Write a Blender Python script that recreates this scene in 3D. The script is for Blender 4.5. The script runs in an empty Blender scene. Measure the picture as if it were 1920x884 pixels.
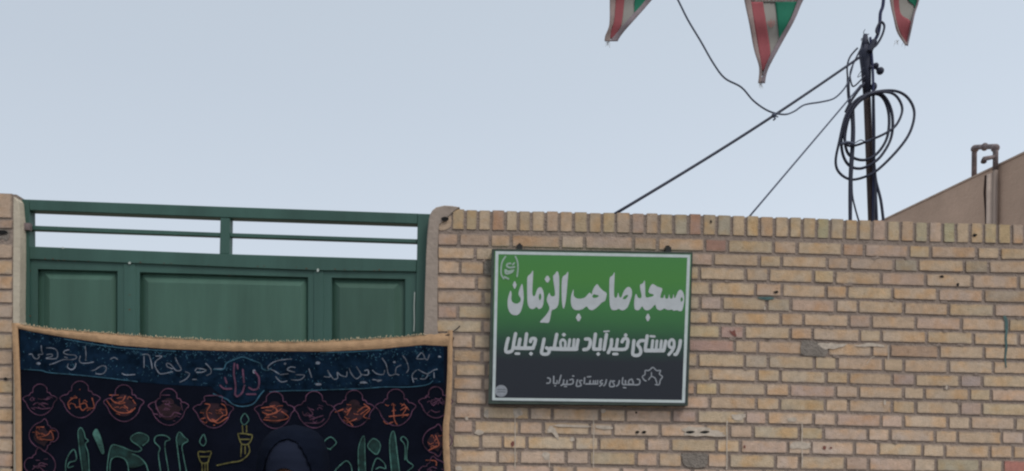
import bpy, bmesh, math, random
from mathutils import Vector, Matrix, noise
from mathutils.geometry import tessellate_polygon
random.seed(11)
S = bpy.context.scene
COL = S.collection

# ------------------------------------------------------------------ camera
F, D, H = 1500.0, 3.67, 1.5
YAW, PITCH, ROLL, SHY = .035, .012, .015, .225
_fw = Vector((math.sin(YAW)*math.cos(PITCH), math.cos(YAW)*math.cos(PITCH), math.sin(PITCH)))
_r = Vector((math.cos(YAW), -math.sin(YAW), 0)); _u = _r.cross(_fw)
R_ = _r*math.cos(ROLL)+_u*math.sin(ROLL); U_ = -_r*math.sin(ROLL)+_u*math.cos(ROLL)
CAM = Vector((0, -D, H))
cd = bpy.data.cameras.new('camera'); co = bpy.data.objects.new('camera', cd); COL.objects.link(co)
m3 = Matrix((R_, U_, -_fw)).transposed(); co.matrix_world = Matrix.Translation(CAM) @ m3.to_4x4()
cd.sensor_width = 36; cd.lens = 36*F/1920; cd.shift_y = SHY; cd.clip_start = .05; cd.clip_end = 2000
S.camera = co

# ------------------------------------------------------------------ world, sun, exposure
SUN_EL, SUN_AZ = math.radians(52), math.radians(142)      # azimuth from +y clockwise: behind the camera, to the right
w = bpy.data.worlds.new("World"); S.world = w; w.use_nodes = True
nt = w.node_tree; nt.nodes.clear()
out = nt.nodes.new('ShaderNodeOutputWorld'); bg = nt.nodes.new('ShaderNodeBackground')
sky = nt.nodes.new('ShaderNodeTexSky'); sky.sky_type = 'NISHITA'; sky.sun_disc = False
sky.sun_elevation = SUN_EL; sky.sun_rotation = SUN_AZ; sky.air_density = 1.0; sky.dust_density = 3.0
tc = nt.nodes.new('ShaderNodeTexCoord'); sp = nt.nodes.new('ShaderNodeSeparateXYZ')
rp = nt.nodes.new('ShaderNodeValToRGB'); mx = nt.nodes.new('ShaderNodeMix'); mx.data_type = 'RGBA'
nt.links.new(tc.outputs['Generated'], sp.inputs[0]); nt.links.new(sp.outputs['Z'], rp.inputs[0])
e = rp.color_ramp.elements
e[0].position = 0.0; e[0].color = (6.6, 7.1, 7.8, 1)
e[1].position = 1.0; e[1].color = (10.4, 10.6, 10.9, 1)
for p_, c_ in ((.18, (6.3, 6.95, 7.75)), (.32, (5.75, 6.4, 7.2)), (.42, (5.4, 6.05, 6.85)), (.52, (5.2, 5.85, 6.6)), (.68, (6.6, 7.2, 7.8))):
    a_ = e.new(p_); a_.color = (*c_, 1)
# thin overcast grows brighter towards the right of the street
gx = nt.nodes.new('ShaderNodeMath'); gx.operation = 'MULTIPLY_ADD'; gx.inputs[1].default_value = .12; gx.inputs[2].default_value = 1.0
nt.links.new(sp.outputs['X'], gx.inputs[0])
gm = nt.nodes.new('ShaderNodeVectorMath'); gm.operation = 'SCALE'
mx.inputs[0].default_value = .88                       # thin high overcast over the clear sky
nt.links.new(sky.outputs[0], mx.inputs[6]); nt.links.new(rp.outputs[0], gm.inputs[0]); nt.links.new(gx.outputs[0], gm.inputs['Scale']); nt.links.new(gm.outputs[0], mx.inputs[7])
nt.links.new(mx.outputs[2], bg.inputs[0]); bg.inputs[1].default_value = .1
nt.links.new(bg.outputs[0], out.inputs[0])
sl = bpy.data.lights.new('sun', 'SUN'); sl.energy = 1.2; sl.angle = math.radians(22); sl.color = (1, .95, .88)
so = bpy.data.objects.new('sun', sl); COL.objects.link(so)
sd = Vector((math.sin(SUN_AZ)*math.cos(SUN_EL), math.cos(SUN_AZ)*math.cos(SUN_EL), math.sin(SUN_EL)))
so.rotation_euler = sd.to_track_quat('Z', 'Y').to_euler(); so.location = (0, 0, 20)
S.view_settings.view_transform = 'Standard'; S.view_settings.look = 'None'
S.view_settings.exposure = .2; S.view_settings.gamma = 1
S.render.engine = 'CYCLES'; S.cycles.filter_width = 2.3

# ------------------------------------------------------------------ helpers
def ray(x, y):
    return _fw + R_*((x-960)/F) - U_*((y-442-SHY*1920)/F)
def at(x, y, Y=0.0):
    v = ray(x, y); return CAM + v*((Y-CAM.y)/v.y)
def px_of(P):
    d = Vector(P)-CAM; z = d.dot(_fw)
    return 960+F*d.dot(R_)/z, 442-F*d.dot(U_)/z+SHY*1920

def mat(name, col, rough=.8, var=.0, vscale=8, bump=0, bscale=60, metal=0, tint=False, spec=.3, col2=None, streak=False, wave=None):
    m = bpy.data.materials.new(name); m.use_nodes = True; n = m.node_tree; b = n.nodes['Principled BSDF']
    b.inputs['Roughness'].default_value = rough; b.inputs['Metallic'].default_value = metal
    b.inputs['Specular IOR Level'].default_value = spec
    t = n.nodes.new('ShaderNodeTexCoord'); mp = n.nodes.new('ShaderNodeMapping')
    n.links.new(t.outputs['Object'], mp.inputs[0])
    if streak: mp.inputs['Scale'].default_value = (1, 1, .12)
    vec = mp.outputs[0]
    if tint:   # fresh noise for every piece
        oi = n.nodes.new('ShaderNodeObjectInfo'); vm = n.nodes.new('ShaderNodeVectorMath'); vm.operation = 'ADD'
        g = n.nodes.new('ShaderNodeNewGeometry'); sc = n.nodes.new('ShaderNodeVectorMath'); sc.operation = 'SCALE'
        cx = n.nodes.new('ShaderNodeCombineXYZ'); n.links.new(oi.outputs['Random'], cx.inputs[0]); n.links.new(oi.outputs['Random'], cx.inputs[2])
        n.links.new(cx.outputs[0], sc.inputs[0]); sc.inputs['Scale'].default_value = 37
        n.links.new(g.outputs['Position'], vm.inputs[0]); n.links.new(sc.outputs[0], vm.inputs[1]); vec = vm.outputs[0]
    c = None
    if tint:
        mm = n.nodes.new('ShaderNodeMix'); mm.data_type = 'RGBA'; mm.blend_type = 'MULTIPLY'; mm.inputs[0].default_value = 1
        mm.inputs[7].default_value = (*col, 1); n.links.new(oi.outputs['Color'], mm.inputs[6]); c = mm.outputs[2]
    if var:
        nz = n.nodes.new('ShaderNodeTexNoise'); nz.inputs['Scale'].default_value = vscale; nz.inputs['Detail'].default_value = 7
        nz.inputs['Roughness'].default_value = .62
        n.links.new(vec, nz.inputs[0])
        r = n.nodes.new('ShaderNodeValToRGB'); r.color_ramp.elements[0].position = .28; r.color_ramp.elements[1].position = .72
        lo = [max(0, 1-var)]*3; hi = [1+var]*3
        if col2: lo = [col2[i]/max(col[i], 1e-4) for i in range(3)]; hi = [1, 1, 1]
        r.color_ramp.elements[0].color = (*lo, 1); r.color_ramp.elements[1].color = (*hi, 1)
        n.links.new(nz.outputs[0], r.inputs[0])
        m2 = n.nodes.new('ShaderNodeMix'); m2.data_type = 'RGBA'; m2.blend_type = 'MULTIPLY'; m2.inputs[0].default_value = 1
        if c: n.links.new(c, m2.inputs[6])
        else: m2.inputs[6].default_value = (*col, 1)
        n.links.new(r.outputs[0], m2.inputs[7]); c = m2.outputs[2]
    if c: n.links.new(c, b.inputs['Base Color'])
    else: b.inputs['Base Color'].default_value = (*col, 1)
    if bump:
        bz = n.nodes.new('ShaderNodeTexNoise'); bz.inputs['Scale'].default_value = bscale; bz.inputs['Detail'].default_value = 8
        n.links.new(vec, bz.inputs[0]); bp = n.nodes.new('ShaderNodeBump'); bp.inputs['Strength'].default_value = bump
        bp.inputs['Distance'].default_value = .01
        n.links.new(bz.outputs[0], bp.inputs['Height']); n.links.new(bp.outputs[0], b.inputs['Normal'])
    return m

def obj(name, verts, faces, material, parent=None, smooth=False, mats=None, fm=None):
    me = bpy.data.meshes.new(name); me.from_pydata([tuple(v) for v in verts], [], faces)
    bm = bmesh.new(); bm.from_mesh(me); bmesh.ops.recalc_face_normals(bm, faces=bm.faces) if not mats == 'keep' else None
    bm.to_mesh(me); bm.free()
    for mm in (material if isinstance(material, (list, tuple)) else [material]): me.materials.append(mm)
    if fm: me.polygons.foreach_set('material_index', fm)
    if smooth: me.polygons.foreach_set('use_smooth', [True]*len(me.polygons))
    o = bpy.data.objects.new(name, me); COL.objects.link(o)
    if parent: o.parent = parent; o.matrix_parent_inverse = parent.matrix_world.inverted()
    return o
def thing(name, label, cat, loc=(0, 0, 0), group=None):
    o = bpy.data.objects.new(name, None); o.location = loc; COL.objects.link(o); o.empty_display_size = .1
    o.matrix_world = Matrix.Translation(loc)
    tag(o, label, cat, group); return o
def tag(o, label=None, cat=None, group=None, kind=None):
    if label: o['label'] = label
    if cat: o['category'] = cat
    if group: o['group'] = group
    if kind: o['kind'] = kind
    return o

class MB:
    def __init__(s): s.v = []; s.f = []; s.m = []
    def add(s, v, f, mi=0):
        b = len(s.v); s.v += [Vector(p) for p in v]; s.f += [tuple(i+b for i in q) for q in f]; s.m += [mi]*len(f)
    def box(s, x0, x1, y0, y1, z0, z1, mi=0):
        v = [(x, y, z) for z in (z0, z1) for y in (y0, y1) for x in (x0, x1)]
        s.add(v, [(0, 2, 3, 1), (4, 5, 7, 6), (0, 1, 5, 4), (2, 6, 7, 3), (0, 4, 6, 2), (1, 3, 7, 5)], mi)
    def prism(s, front, depth, mi=0, bev=0):     # front: loop of world points; extruded along +y; optional chamfer
        n = len(front)
        fr = [Vector(p) for p in front]
        if bev:
            c = sum(fr, Vector())/n
            def ins(i):
                a, b, d = fr[i-1], fr[i], fr[(i+1) % n]
                e1 = (a-b).normalized(); e2 = (d-b).normalized(); q = e1+e2
                if q.length < .05: q = (c-b).normalized(); return b+q*bev
                return b+q.normalized()*bev*1.2
            inn = [ins(i) for i in range(n)]
            ring = [p+Vector((0, bev, 0)) for p in fr]
            bk = [p+Vector((0, depth, 0)) for p in fr]
            v = inn+ring+bk
            f = [tuple(range(n))]+[(i, (i+1) % n, n+(i+1) % n, n+i) for i in range(n)] + \
                [(n+i, n+(i+1) % n, 2*n+(i+1) % n, 2*n+i) for i in range(n)]+[tuple(range(3*n-1, 2*n-1, -1))]
            s.add(v, f, mi)
        else:
            v = fr+[p+Vector((0, depth, 0)) for p in fr]
            s.add(v, [tuple(range(n)), tuple(range(2*n-1, n-1, -1))]+[(i, (i+1) % n, n+(i+1) % n, n+i) for i in range(n)], mi)
    def tube(s, pts, r, n=8, mi=0, cap=True):
        pts = [Vector(p) for p in pts]; rs = r if isinstance(r, (list, tuple)) else [r]*len(pts)
        up = None; rings = []
        for i, p in enumerate(pts):
            t = (pts[min(i+1, len(pts)-1)]-pts[max(i-1, 0)]).normalized()
            if up is None:
                up = Vector((0, 0, 1)) if abs(t.z) < .9 else Vector((0, 1, 0))
            a = (up - t*up.dot(t)).normalized(); b = t.cross(a); up = a
            rings.append([p+(a*math.cos(2*math.pi*k/n)+b*math.sin(2*math.pi*k/n))*rs[i] for k in range(n)])
        v = [q for rr in rings for q in rr]
        f = [(i*n+k, i*n+(k+1) % n, (i+1)*n+(k+1) % n, (i+1)*n+k) for i in range(len(pts)-1) for k in range(n)]
        if cap: f += [tuple(range(n-1, -1, -1)), tuple(range((len(pts)-1)*n, len(pts)*n))]
        s.add(v, f, mi)
    def ell(s, c, rad, n=12, m=8, mi=0, rot=None):
        v = []; c = Vector(c)
        for j in range(m+1):
            th = math.pi*j/m
            for i in range(n):
                ph = 2*math.pi*i/n
                q = Vector((rad[0]*math.sin(th)*math.cos(ph), rad[1]*math.sin(th)*math.sin(ph), rad[2]*math.cos(th)))
                if rot: q = rot @ q
                v.append(c+q)
        f = [(j*n+i, j*n+(i+1) % n, (j+1)*n+(i+1) % n, (j+1)*n+i) for j in range(m) for i in range(n)]
        s.add(v, f, mi)
    def build(s, name, material, parent=None, smooth=False):
        return obj(name, s.v, s.f, material, parent, smooth, fm=s.m if any(s.m) else None)

def crom(pts, seg=5, closed=False):
    P = [Vector(p) for p in pts]; n = len(P); o = []
    if n < 3 and not closed: return P
    rng = range(n) if closed else range(n-1)
    for i in rng:
        p0 = P[(i-1) % n] if closed or i > 0 else P[0]
        p1, p2 = P[i], P[(i+1) % n]
        p3 = P[(i+2) % n] if closed or i+2 < n else P[-1]
        for k in range(seg):
            t = k/seg
            o.append(.5*((2*p1)+(p2-p0)*t+(2*p0-5*p1+4*p2-p3)*t*t+(3*p1-p0-3*p2+p3)*t**3))
    if not closed: o.append(P[-1])
    return o
def stroke(mb, pts, wpx, surf, lift=0, smooth=True, seg=4, mi=0, taper=False):
    """flat ribbon in photo pixels, laid on a surface function surf(x, y, lift)"""
    closed = len(pts) > 3 and (Vector(pts[0])-Vector(pts[-1])).length < .6
    p = crom(pts[:-1], seg, True)+[Vector(pts[0])] if (closed and smooth) else (crom(pts, seg) if smooth else [Vector(q) for q in pts])
    n = len(p); L = []; Rr = []; ws = []
    for i in range(n):
        t = (p[min(i+1, n-1)]-p[max(i-1, 0)])
        if t.length < 1e-6: t = Vector((1, 0))
        t.normalize(); nn = Vector((-t.y, t.x)); wv = wpx/2
        if taper: wv *= .45+.55*math.sin(math.pi*min(1, max(0, i/(n-1))))
        L.append(p[i]+nn*wv); Rr.append(p[i]-nn*wv)
    def cap(c, d, sgn):
        nn = Vector((-d.y, d.x)); return [c+(nn*math.cos(a)*sgn+d*math.sin(a))*wpx/2 for a in (math.pi*.25, math.pi*.5, math.pi*.75)]
    v = []
    for a, b in zip(L, Rr): v += [a, b]
    f = [(2*i, 2*i+1, 2*i+3, 2*i+2) for i in range(n-1)]
    if not closed and not taper and wpx > 2:
        d = (p[-1]-p[-2]).normalized(); base = len(v); v += cap(p[-1], d, 1); f.append((2*n-2, base, base+1, base+2, 2*n-1))
        d = (p[0]-p[1]).normalized(); base = len(v); v += cap(p[0], d, -1); f.append((0, base, base+1, base+2, 1))
    mb.add([surf(q.x, q.y, lift+2.5e-6*i) for i, q in enumerate(v)], f, mi)
def blob(mb, cx, cy, rx, ry, surf, lift=0, n=14, mi=0, jit=0):
    v = [surf(cx+rx*(1+random.uniform(-jit, jit))*math.cos(2*math.pi*k/n), cy+ry*(1+random.uniform(-jit, jit))*math.sin(2*math.pi*k/n), lift) for k in range(n)]
    mb.add(v, [tuple(range(n))], mi)
def fillpoly(mb, outer, holes, surf, lift=0, seg=3, mi=0, smooth=True):
    loops = [crom(outer, seg, True) if smooth else [Vector(q) for q in outer]]+[crom(h, seg, True) for h in holes]
    L3 = [[Vector((q.x, q.y, 0)) for q in l] for l in loops]
    tr = tessellate_polygon(L3); flat = [q for l in loops for q in l]
    mb.add([surf(q.x, q.y, lift) for q in flat], [tuple(t) for t in tr], mi)
def Z(ox, oy, sc, pts): return [(ox+x/sc, oy+y/sc) for x, y in pts]

# ------------------------------------------------------------------ materials
M_brick = mat('brick_clay', (1, 1, 1), .92, var=.15, vscale=34, bump=.45, bscale=170, tint=True)
def mottle(m, amount=.75):
    n = m.node_tree; b = n.nodes['Principled BSDF']; src = b.inputs['Base Color'].links[0].from_socket
    vec = [x for x in n.nodes if x.type == 'VECT_MATH' and x.operation == 'ADD'][0].outputs[0] if any(x.type == 'VECT_MATH' for x in n.nodes) else [x for x in n.nodes if x.type == 'MAPPING'][0].outputs[0]
    for sc_, col, lo, hi, am in ((10, (1.04, .84, .60), .47, .68, amount), (8, (.88, .98, 1.14), .50, .72, amount*.8), (60, (.66, .60, .54), .60, .72, .6), (14, (1.12, 1.12, 1.12), .5, .7, .8)):
        nz = n.nodes.new('ShaderNodeTexNoise'); nz.inputs['Scale'].default_value = sc_; nz.inputs['Detail'].default_value = 4
        mp = n.nodes.new('ShaderNodeMapping'); mp.inputs['Location'].default_value = (sc_*3.1, sc_*1.7, 2.2); n.links.new(vec, mp.inputs[0]); n.links.new(mp.outputs[0], nz.inputs[0])
        r = n.nodes.new('ShaderNodeMapRange'); r.inputs[1].default_value = lo; r.inputs[2].default_value = hi; r.inputs[4].default_value = am; n.links.new(nz.outputs[0], r.inputs[0])
        mx = n.nodes.new('ShaderNodeMix'); mx.data_type = 'RGBA'; mx.blend_type = 'MULTIPLY'; mx.inputs[7].default_value = (*col, 1)
        n.links.new(r.outputs[0], mx.inputs[0]); n.links.new(src, mx.inputs[6]); src = mx.outputs[2]
    n.links.new(src, b.inputs['Base Color'])
mottle(M_brick)
def smear(m):
    n = m.node_tree; b = n.nodes['Principled BSDF']; src = b.inputs['Base Color'].links[0].from_socket
    t = [x for x in n.nodes if x.type == 'TEX_COORD'][0]; sp = n.nodes.new('ShaderNodeSeparateXYZ'); n.links.new(t.outputs['Object'], sp.inputs[0])
    def edge(sock, lo, hi):
        a = n.nodes.new('ShaderNodeMath'); a.operation = 'ABSOLUTE'; n.links.new(sock, a.inputs[0])
        r = n.nodes.new('ShaderNodeMapRange'); r.inputs[1].default_value = lo; r.inputs[2].default_value = hi; n.links.new(a.outputs[0], r.inputs[0]); return r.outputs[0]
    mxx = n.nodes.new('ShaderNodeMath'); mxx.operation = 'MAXIMUM'; n.links.new(edge(sp.outputs[0], .44, .515), mxx.inputs[0]); n.links.new(edge(sp.outputs[2], .26, .54), mxx.inputs[1])
    vec = [x for x in n.nodes if x.type == 'VECT_MATH' and x.operation == 'ADD'][0].outputs[0]
    nz = n.nodes.new('ShaderNodeTexNoise'); nz.inputs['Scale'].default_value = 38; nz.inputs['Detail'].default_value = 5; n.links.new(vec, nz.inputs[0])
    ad = n.nodes.new('ShaderNodeMath'); ad.operation = 'MULTIPLY_ADD'; ad.inputs[1].default_value = 1.3; n.links.new(nz.outputs[0], ad.inputs[0]); n.links.new(mxx.outputs[0], ad.inputs[2])
    r = n.nodes.new('ShaderNodeMapRange'); r.inputs[1].default_value = 1.05; r.inputs[2].default_value = 1.6; r.inputs[4].default_value = .8; n.links.new(ad.outputs[0], r.inputs[0])
    mx = n.nodes.new('ShaderNodeMix'); mx.data_type = 'RGBA'; mx.inputs[7].default_value = (.27, .215, .178, 1)
    n.links.new(r.outputs[0], mx.inputs[0]); n.links.new(src, mx.inputs[6]); n.links.new(mx.outputs[2], b.inputs['Base Color'])
smear(M_brick)
M_mortar = mat('cement_mortar', (.275, .218, .182), .95, var=.24, vscale=9, bump=.8, bscale=90)
M_mortar2 = mat('smeared_mortar', (.225, .195, .168), .95, var=.22, vscale=30, bump=.8, bscale=120)
M_plaster = mat('jamb_plaster', (.335, .275, .232), .92, var=.14, vscale=14, bump=.4, bscale=60)
M_cream = mat('cream_plaster', (.50, .44, .345), .9, var=.12, vscale=16, bump=.3, bscale=60)
M_gate = mat('green_gate_paint', (.045, .104, .085), .5, var=.24, vscale=5, bump=.05, bscale=200, streak=True)
M_panel = mat('green_panel_paint', (.056, .120, .090), .48, var=.28, vscale=6, bump=.06, bscale=160, streak=True)
M_weld = mat('bare_weld', (.45, .5, .46), .5)
M_gold = mat('tan_satin_hem', (.46, .29, .165), .8, var=.22, vscale=30, bump=.5, bscale=220)
M_fringe = mat('fringe_thread', (.55, .44, .29), .9, var=.3, vscale=60)
M_cloth = mat('black_navy_cloth', (.0052, .0068, .0135), 1.0, var=.3, vscale=6, bump=.3, bscale=250, spec=.04)
M_band = mat('navy_blue_cloth_print', (.0045, .0135, .0290), 1.0, var=.7, vscale=22, bump=.3, bscale=250, spec=.04)
M_t_pale = mat('pale_thread', (.15, .17, .21), .9, var=.85, vscale=24)
M_t_teal = mat('teal_blue_thread', (.024, .078, .118), .9, var=.85, vscale=24)
M_t_purple = mat('purple_thread', (.090, .038, .070), .9, var=.85, vscale=24)
M_t_orange = mat('rust_orange_thread', (.25, .070, .042), .9, var=.85, vscale=24)
M_t_maroon = mat('maroon_thread', (.020, .0075, .0125), .9, var=.85, vscale=24)
M_t_green = mat('sea_green_thread', (.050, .130, .112), .9, var=.85, vscale=24)
M_t_dgreen = mat('dark_green_thread', (.007, .028, .026), .9, var=.85, vscale=24)
M_t_olive = mat('olive_yellow_thread', (.115, .105, .035), .9, var=.85, vscale=24)
M_white = mat('sign_white_print', (.47, .50, .52), .6, var=.08, vscale=30)
M_whiteline = mat('sign_border_print', (.50, .56, .56), .6, var=.1, vscale=30)
M_grey = mat('sign_grey_print', (.26, .28, .31), .6, var=.2, vscale=60)
M_dark = mat('dark_metal', (.02, .02, .02), .6)
M_cable = mat('black_cable', (.032, .036, .060), .65, var=.2, vscale=20)
M_cableblue = mat('navy_cable', (.022, .028, .085), .6)
M_wire = mat('grey_weathered_wire', (.075, .088, .13), .7)
M_pole = mat('rusty_pole', (.050, .034, .032), .75, var=.35, vscale=12, bump=.3, bscale=80)
M_house = mat('brown_render', (.52, .375, .288), .95, var=.16, vscale=2.2, bump=.5, bscale=40)
M_coping = mat('grey_coping', (.48, .37, .30), .9, var=.2, vscale=10)
M_pipe = mat('rusted_grey_pipe', (.17, .135, .135), .7, var=.5, vscale=20, bump=.3)
M_drain = mat('dusty_drainpipe', (.45, .355, .295), .85, var=.15, vscale=12)
M_red = mat('pennant_red', (.30, .078, .088), .85, var=.12, vscale=12)
M_fwhite = mat('pennant_white', (.29, .275, .25), .85, var=.1, vscale=12)
M_green = mat('pennant_green', (.014, .16, .095), .85, var=.12, vscale=12)
M_hem = mat('pennant_grey_hem', (.24, .195, .21), .9, var=.2, vscale=30)
M_hemc = mat('pennant_cream_hem', (.29, .225, .21), .9, var=.2, vscale=30)
M_pink = mat('pennant_print', (.40, .16, .15), .85)
M_whitepaint = mat('white_paint_spill', (.52, .44, .36), .8, var=.25, vscale=60)
M_greenpaint = mat('green_paint_streak', (.075, .135, .130), .7, var=.3, vscale=60)
M_redpaint = mat('red_paint_spot', (.20, .075, .06), .8)
M_black = mat('black_hole', (.01, .01, .01), .9)
M_chador = mat('black_chador', (.0055, .0078, .0155), 1.0, var=.2, vscale=6, bump=.2, bscale=150, spec=.03)
M_scarf = mat('navy_scarf', (.013, .017, .032), .9, var=.1, vscale=6, spec=.08)
M_skin = mat('skin', (.42, .22, .155), .6, var=.08, vscale=20)
M_lip = mat('lips', (.32, .11, .09), .5)
M_eye = mat('eye_white', (.55, .52, .5), .3); M_iris = mat('iris', (.03, .015, .01), .2)
M_brow = mat('brow', (.02, .014, .01), .9)
M_ground = mat('dusty_ground', (.21, .165, .125), .95, var=.2, vscale=1.4, bump=.5, bscale=14)
M_road = mat('worn_asphalt', (.065, .062, .06), .9, var=.25, vscale=3, bump=.5, bscale=60)
M_kerb = mat('concrete_kerb', (.33, .31, .28), .9, var=.15, vscale=6, bump=.4, bscale=40)
M_pave = mat('concrete_pavement', (.27, .24, .21), .92, var=.15, vscale=4, bump=.4, bscale=40)

# sign board: printed green-to-black fade
M_board = bpy.data.materials.new('sign_print'); M_board.use_nodes = True
n = M_board.node_tree; b = n.nodes['Principled BSDF']; b.inputs['Roughness'].default_value = .55; b.inputs['Specular IOR Level'].default_value = .25
g = n.nodes.new('ShaderNodeNewGeometry'); s_ = n.nodes.new('ShaderNodeSeparateXYZ'); mr = n.nodes.new('ShaderNodeMapRange')
z_top = at(1110, 470, -.06).z; z_bot = at(1110, 757, -.06).z
n.links.new(g.outputs['Position'], s_.inputs[0]); n.links.new(s_.outputs['Z'], mr.inputs[0])
mr.inputs[1].default_value = z_bot; mr.inputs[2].default_value = z_top
cr = n.nodes.new('ShaderNodeValToRGB'); ce = cr.color_ramp.elements
ce[0].position = 0; ce[0].color = (.0195, .0235, .033, 1); ce[1].position = 1; ce[1].color = (.062, .225, .060, 1)
for p, c in ((.30, (.0205, .025, .034)), (.42, (.025, .062, .045)), (.52, (.036, .125, .052)), (.66, (.052, .195, .060)), (.84, (.066, .228, .052))):
    q = ce.new(p); q.color = (*c, 1)
nz = n.nodes.new('ShaderNodeTexNoise'); nz.inputs['Scale'].default_value = 7
ad = n.nodes.new('ShaderNodeMath'); ad.operation = 'MULTIPLY_ADD'; ad.inputs[1].default_value = .05
n.links.new(nz.outputs[0], ad.inputs[0]); n.links.new(mr.outputs[0], ad.inputs[2])
n.links.new(ad.outputs[0], cr.inputs[0]); n.links.new(cr.outputs[0], b.inputs['Base Color'])

# ------------------------------------------------------------------ ground
def sheet(name, x0, x1, y0, y1, z, m, kind='structure'):
    return tag(obj(name, [(x0, y0, z), (x1, y0, z), (x1, y1, z), (x0, y1, z)], [(0, 1, 2, 3)], m), kind=kind)
sheet('ground', -400, 400, -400, 400, 0, M_ground)
sheet('road', -60, 60, -9, -2.2, .004, M_road)
mb = MB(); mb.box(-60, 60, -2.2, -2.05, -.05, .13); tag(mb.build('kerb', M_kerb), kind='structure')
mb = MB(); mb.box(-60, 60, -2.05, -.004, -.05, .12); tag(mb.build('pavement', M_pave), kind='structure')

# ------------------------------------------------------------------ brick walls
def interp(tab, x):
    if x <= tab[0][0]: a, b = tab[0], tab[1]
    elif x >= tab[-1][0]: a, b = tab[-2], tab[-1]
    else:
        for a, b in zip(tab, tab[1:]):
            if a[0] <= x <= b[0]: break
    if x < tab[0][0] or x > tab[-1][0]: s = .0155
    else: s = (b[1]-a[1])/(b[0]-a[0])
    return (a if x <= tab[-1][0] else b)[1] + s*(x-(a if x <= tab[-1][0] else b)[0])
B = [
 [(822, 391), (899, 394.8), (1196, 400.8), (1299, 402.5), (1556, 411.2), (1738, 417.6), (1916, 422)],
 [(830, 433.8), (1018, 437.8), (1156, 440.6), (1378, 446), (1536, 450.6), (1738, 457.6), (1896, 461.1)],
 [(850, 462), (1338, 474), (1477, 478), (1540, 480.2), (1738, 485.9), (1896, 487.9)],
 [(850, 487.9), (1338, 500.1), (1477, 503.2), (1580, 506.7), (1738, 511.8), (1896, 515)],
 [(850, 515.8), (1338, 527), (1477, 531), (1619, 535.2), (1738, 539), (1896, 543.5)],
 [(850, 544), (1348, 555), (1534, 560), (1651, 563), (1753, 566.3), (1905, 570.2)],
 [(850, 571), (1331, 582.5), (1534, 587), (1617, 589.2), (1753, 593.3), (1914, 597)],
 [(850, 598.4), (1331, 608.8), (1534, 613.4), (1651, 617.6), (1770, 620.6), (1914, 623.4)],
 [(850, 625.4), (1331, 635.5), (1484, 638.5), (1651, 643.6), (1753, 646.7), (1914, 650.1)],
 [(850, 654), (1331, 661.3), (1484, 665.4), (1651, 670.8), (1753, 673.2), (1914, 676.8)],
 [(850, 680), (1331, 689.5), (1534, 694.2), (1686, 699.5), (1914, 703.4)],
 [(850, 706.2), (1305, 715.6), (1492, 719), (1561, 721.4), (1727, 725.6), (1915, 729.6)],
 [(850, 732.4), (1326, 741.8), (1492, 745.4), (1644, 748.9), (1790, 752.4), (1915, 755.4)],
 [(850, 759.9), (1326, 768.9), (1492, 772), (1602, 774.4), (1748, 778.7), (1915, 782)],
 [(850, 786), (998, 789.4), (1200, 793), (1367, 795.9), (1513, 798.8), (1602, 801.6), (1894, 808.4)],
 [(850, 813.4), (1117, 818.4), (1222, 820.6), (1534, 825.6), (1644, 828.4), (1769, 832), (1914, 834.6)],
 [(850, 841.6), (1117, 845.9), (1305, 848.6), (1492, 853), (1665, 856.6), (1769, 859), (1914, 861.8)],
 [(850, 868.8), (1077, 873), (1242, 876.8), (1450, 880.4), (1644, 884), (1914, 889)],
 [(850, 895.6), (1914, 916)]]
COPJ = [846.7, 872.4, 896.2, 921.3, 947.6, 971.4, 996, 1022.8, 1048.6, 1075.3, 1103, 1128.7, 1154.5, 1183.6, 1209.7, 1235.4, 1263.1, 1290.8, 1316.6, 1344.3, 1372, 1398.7, 1424.4, 1452.1, 1479.8, 1504.6, 1531.3, 1556.4, 1583.5, 1609.3, 1635, 1662.7, 1688.4, 1715.1, 1740.9, 1767.6, 1792.3, 1819, 1844.8, 1870.5, 1897.2, 1921]
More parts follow.
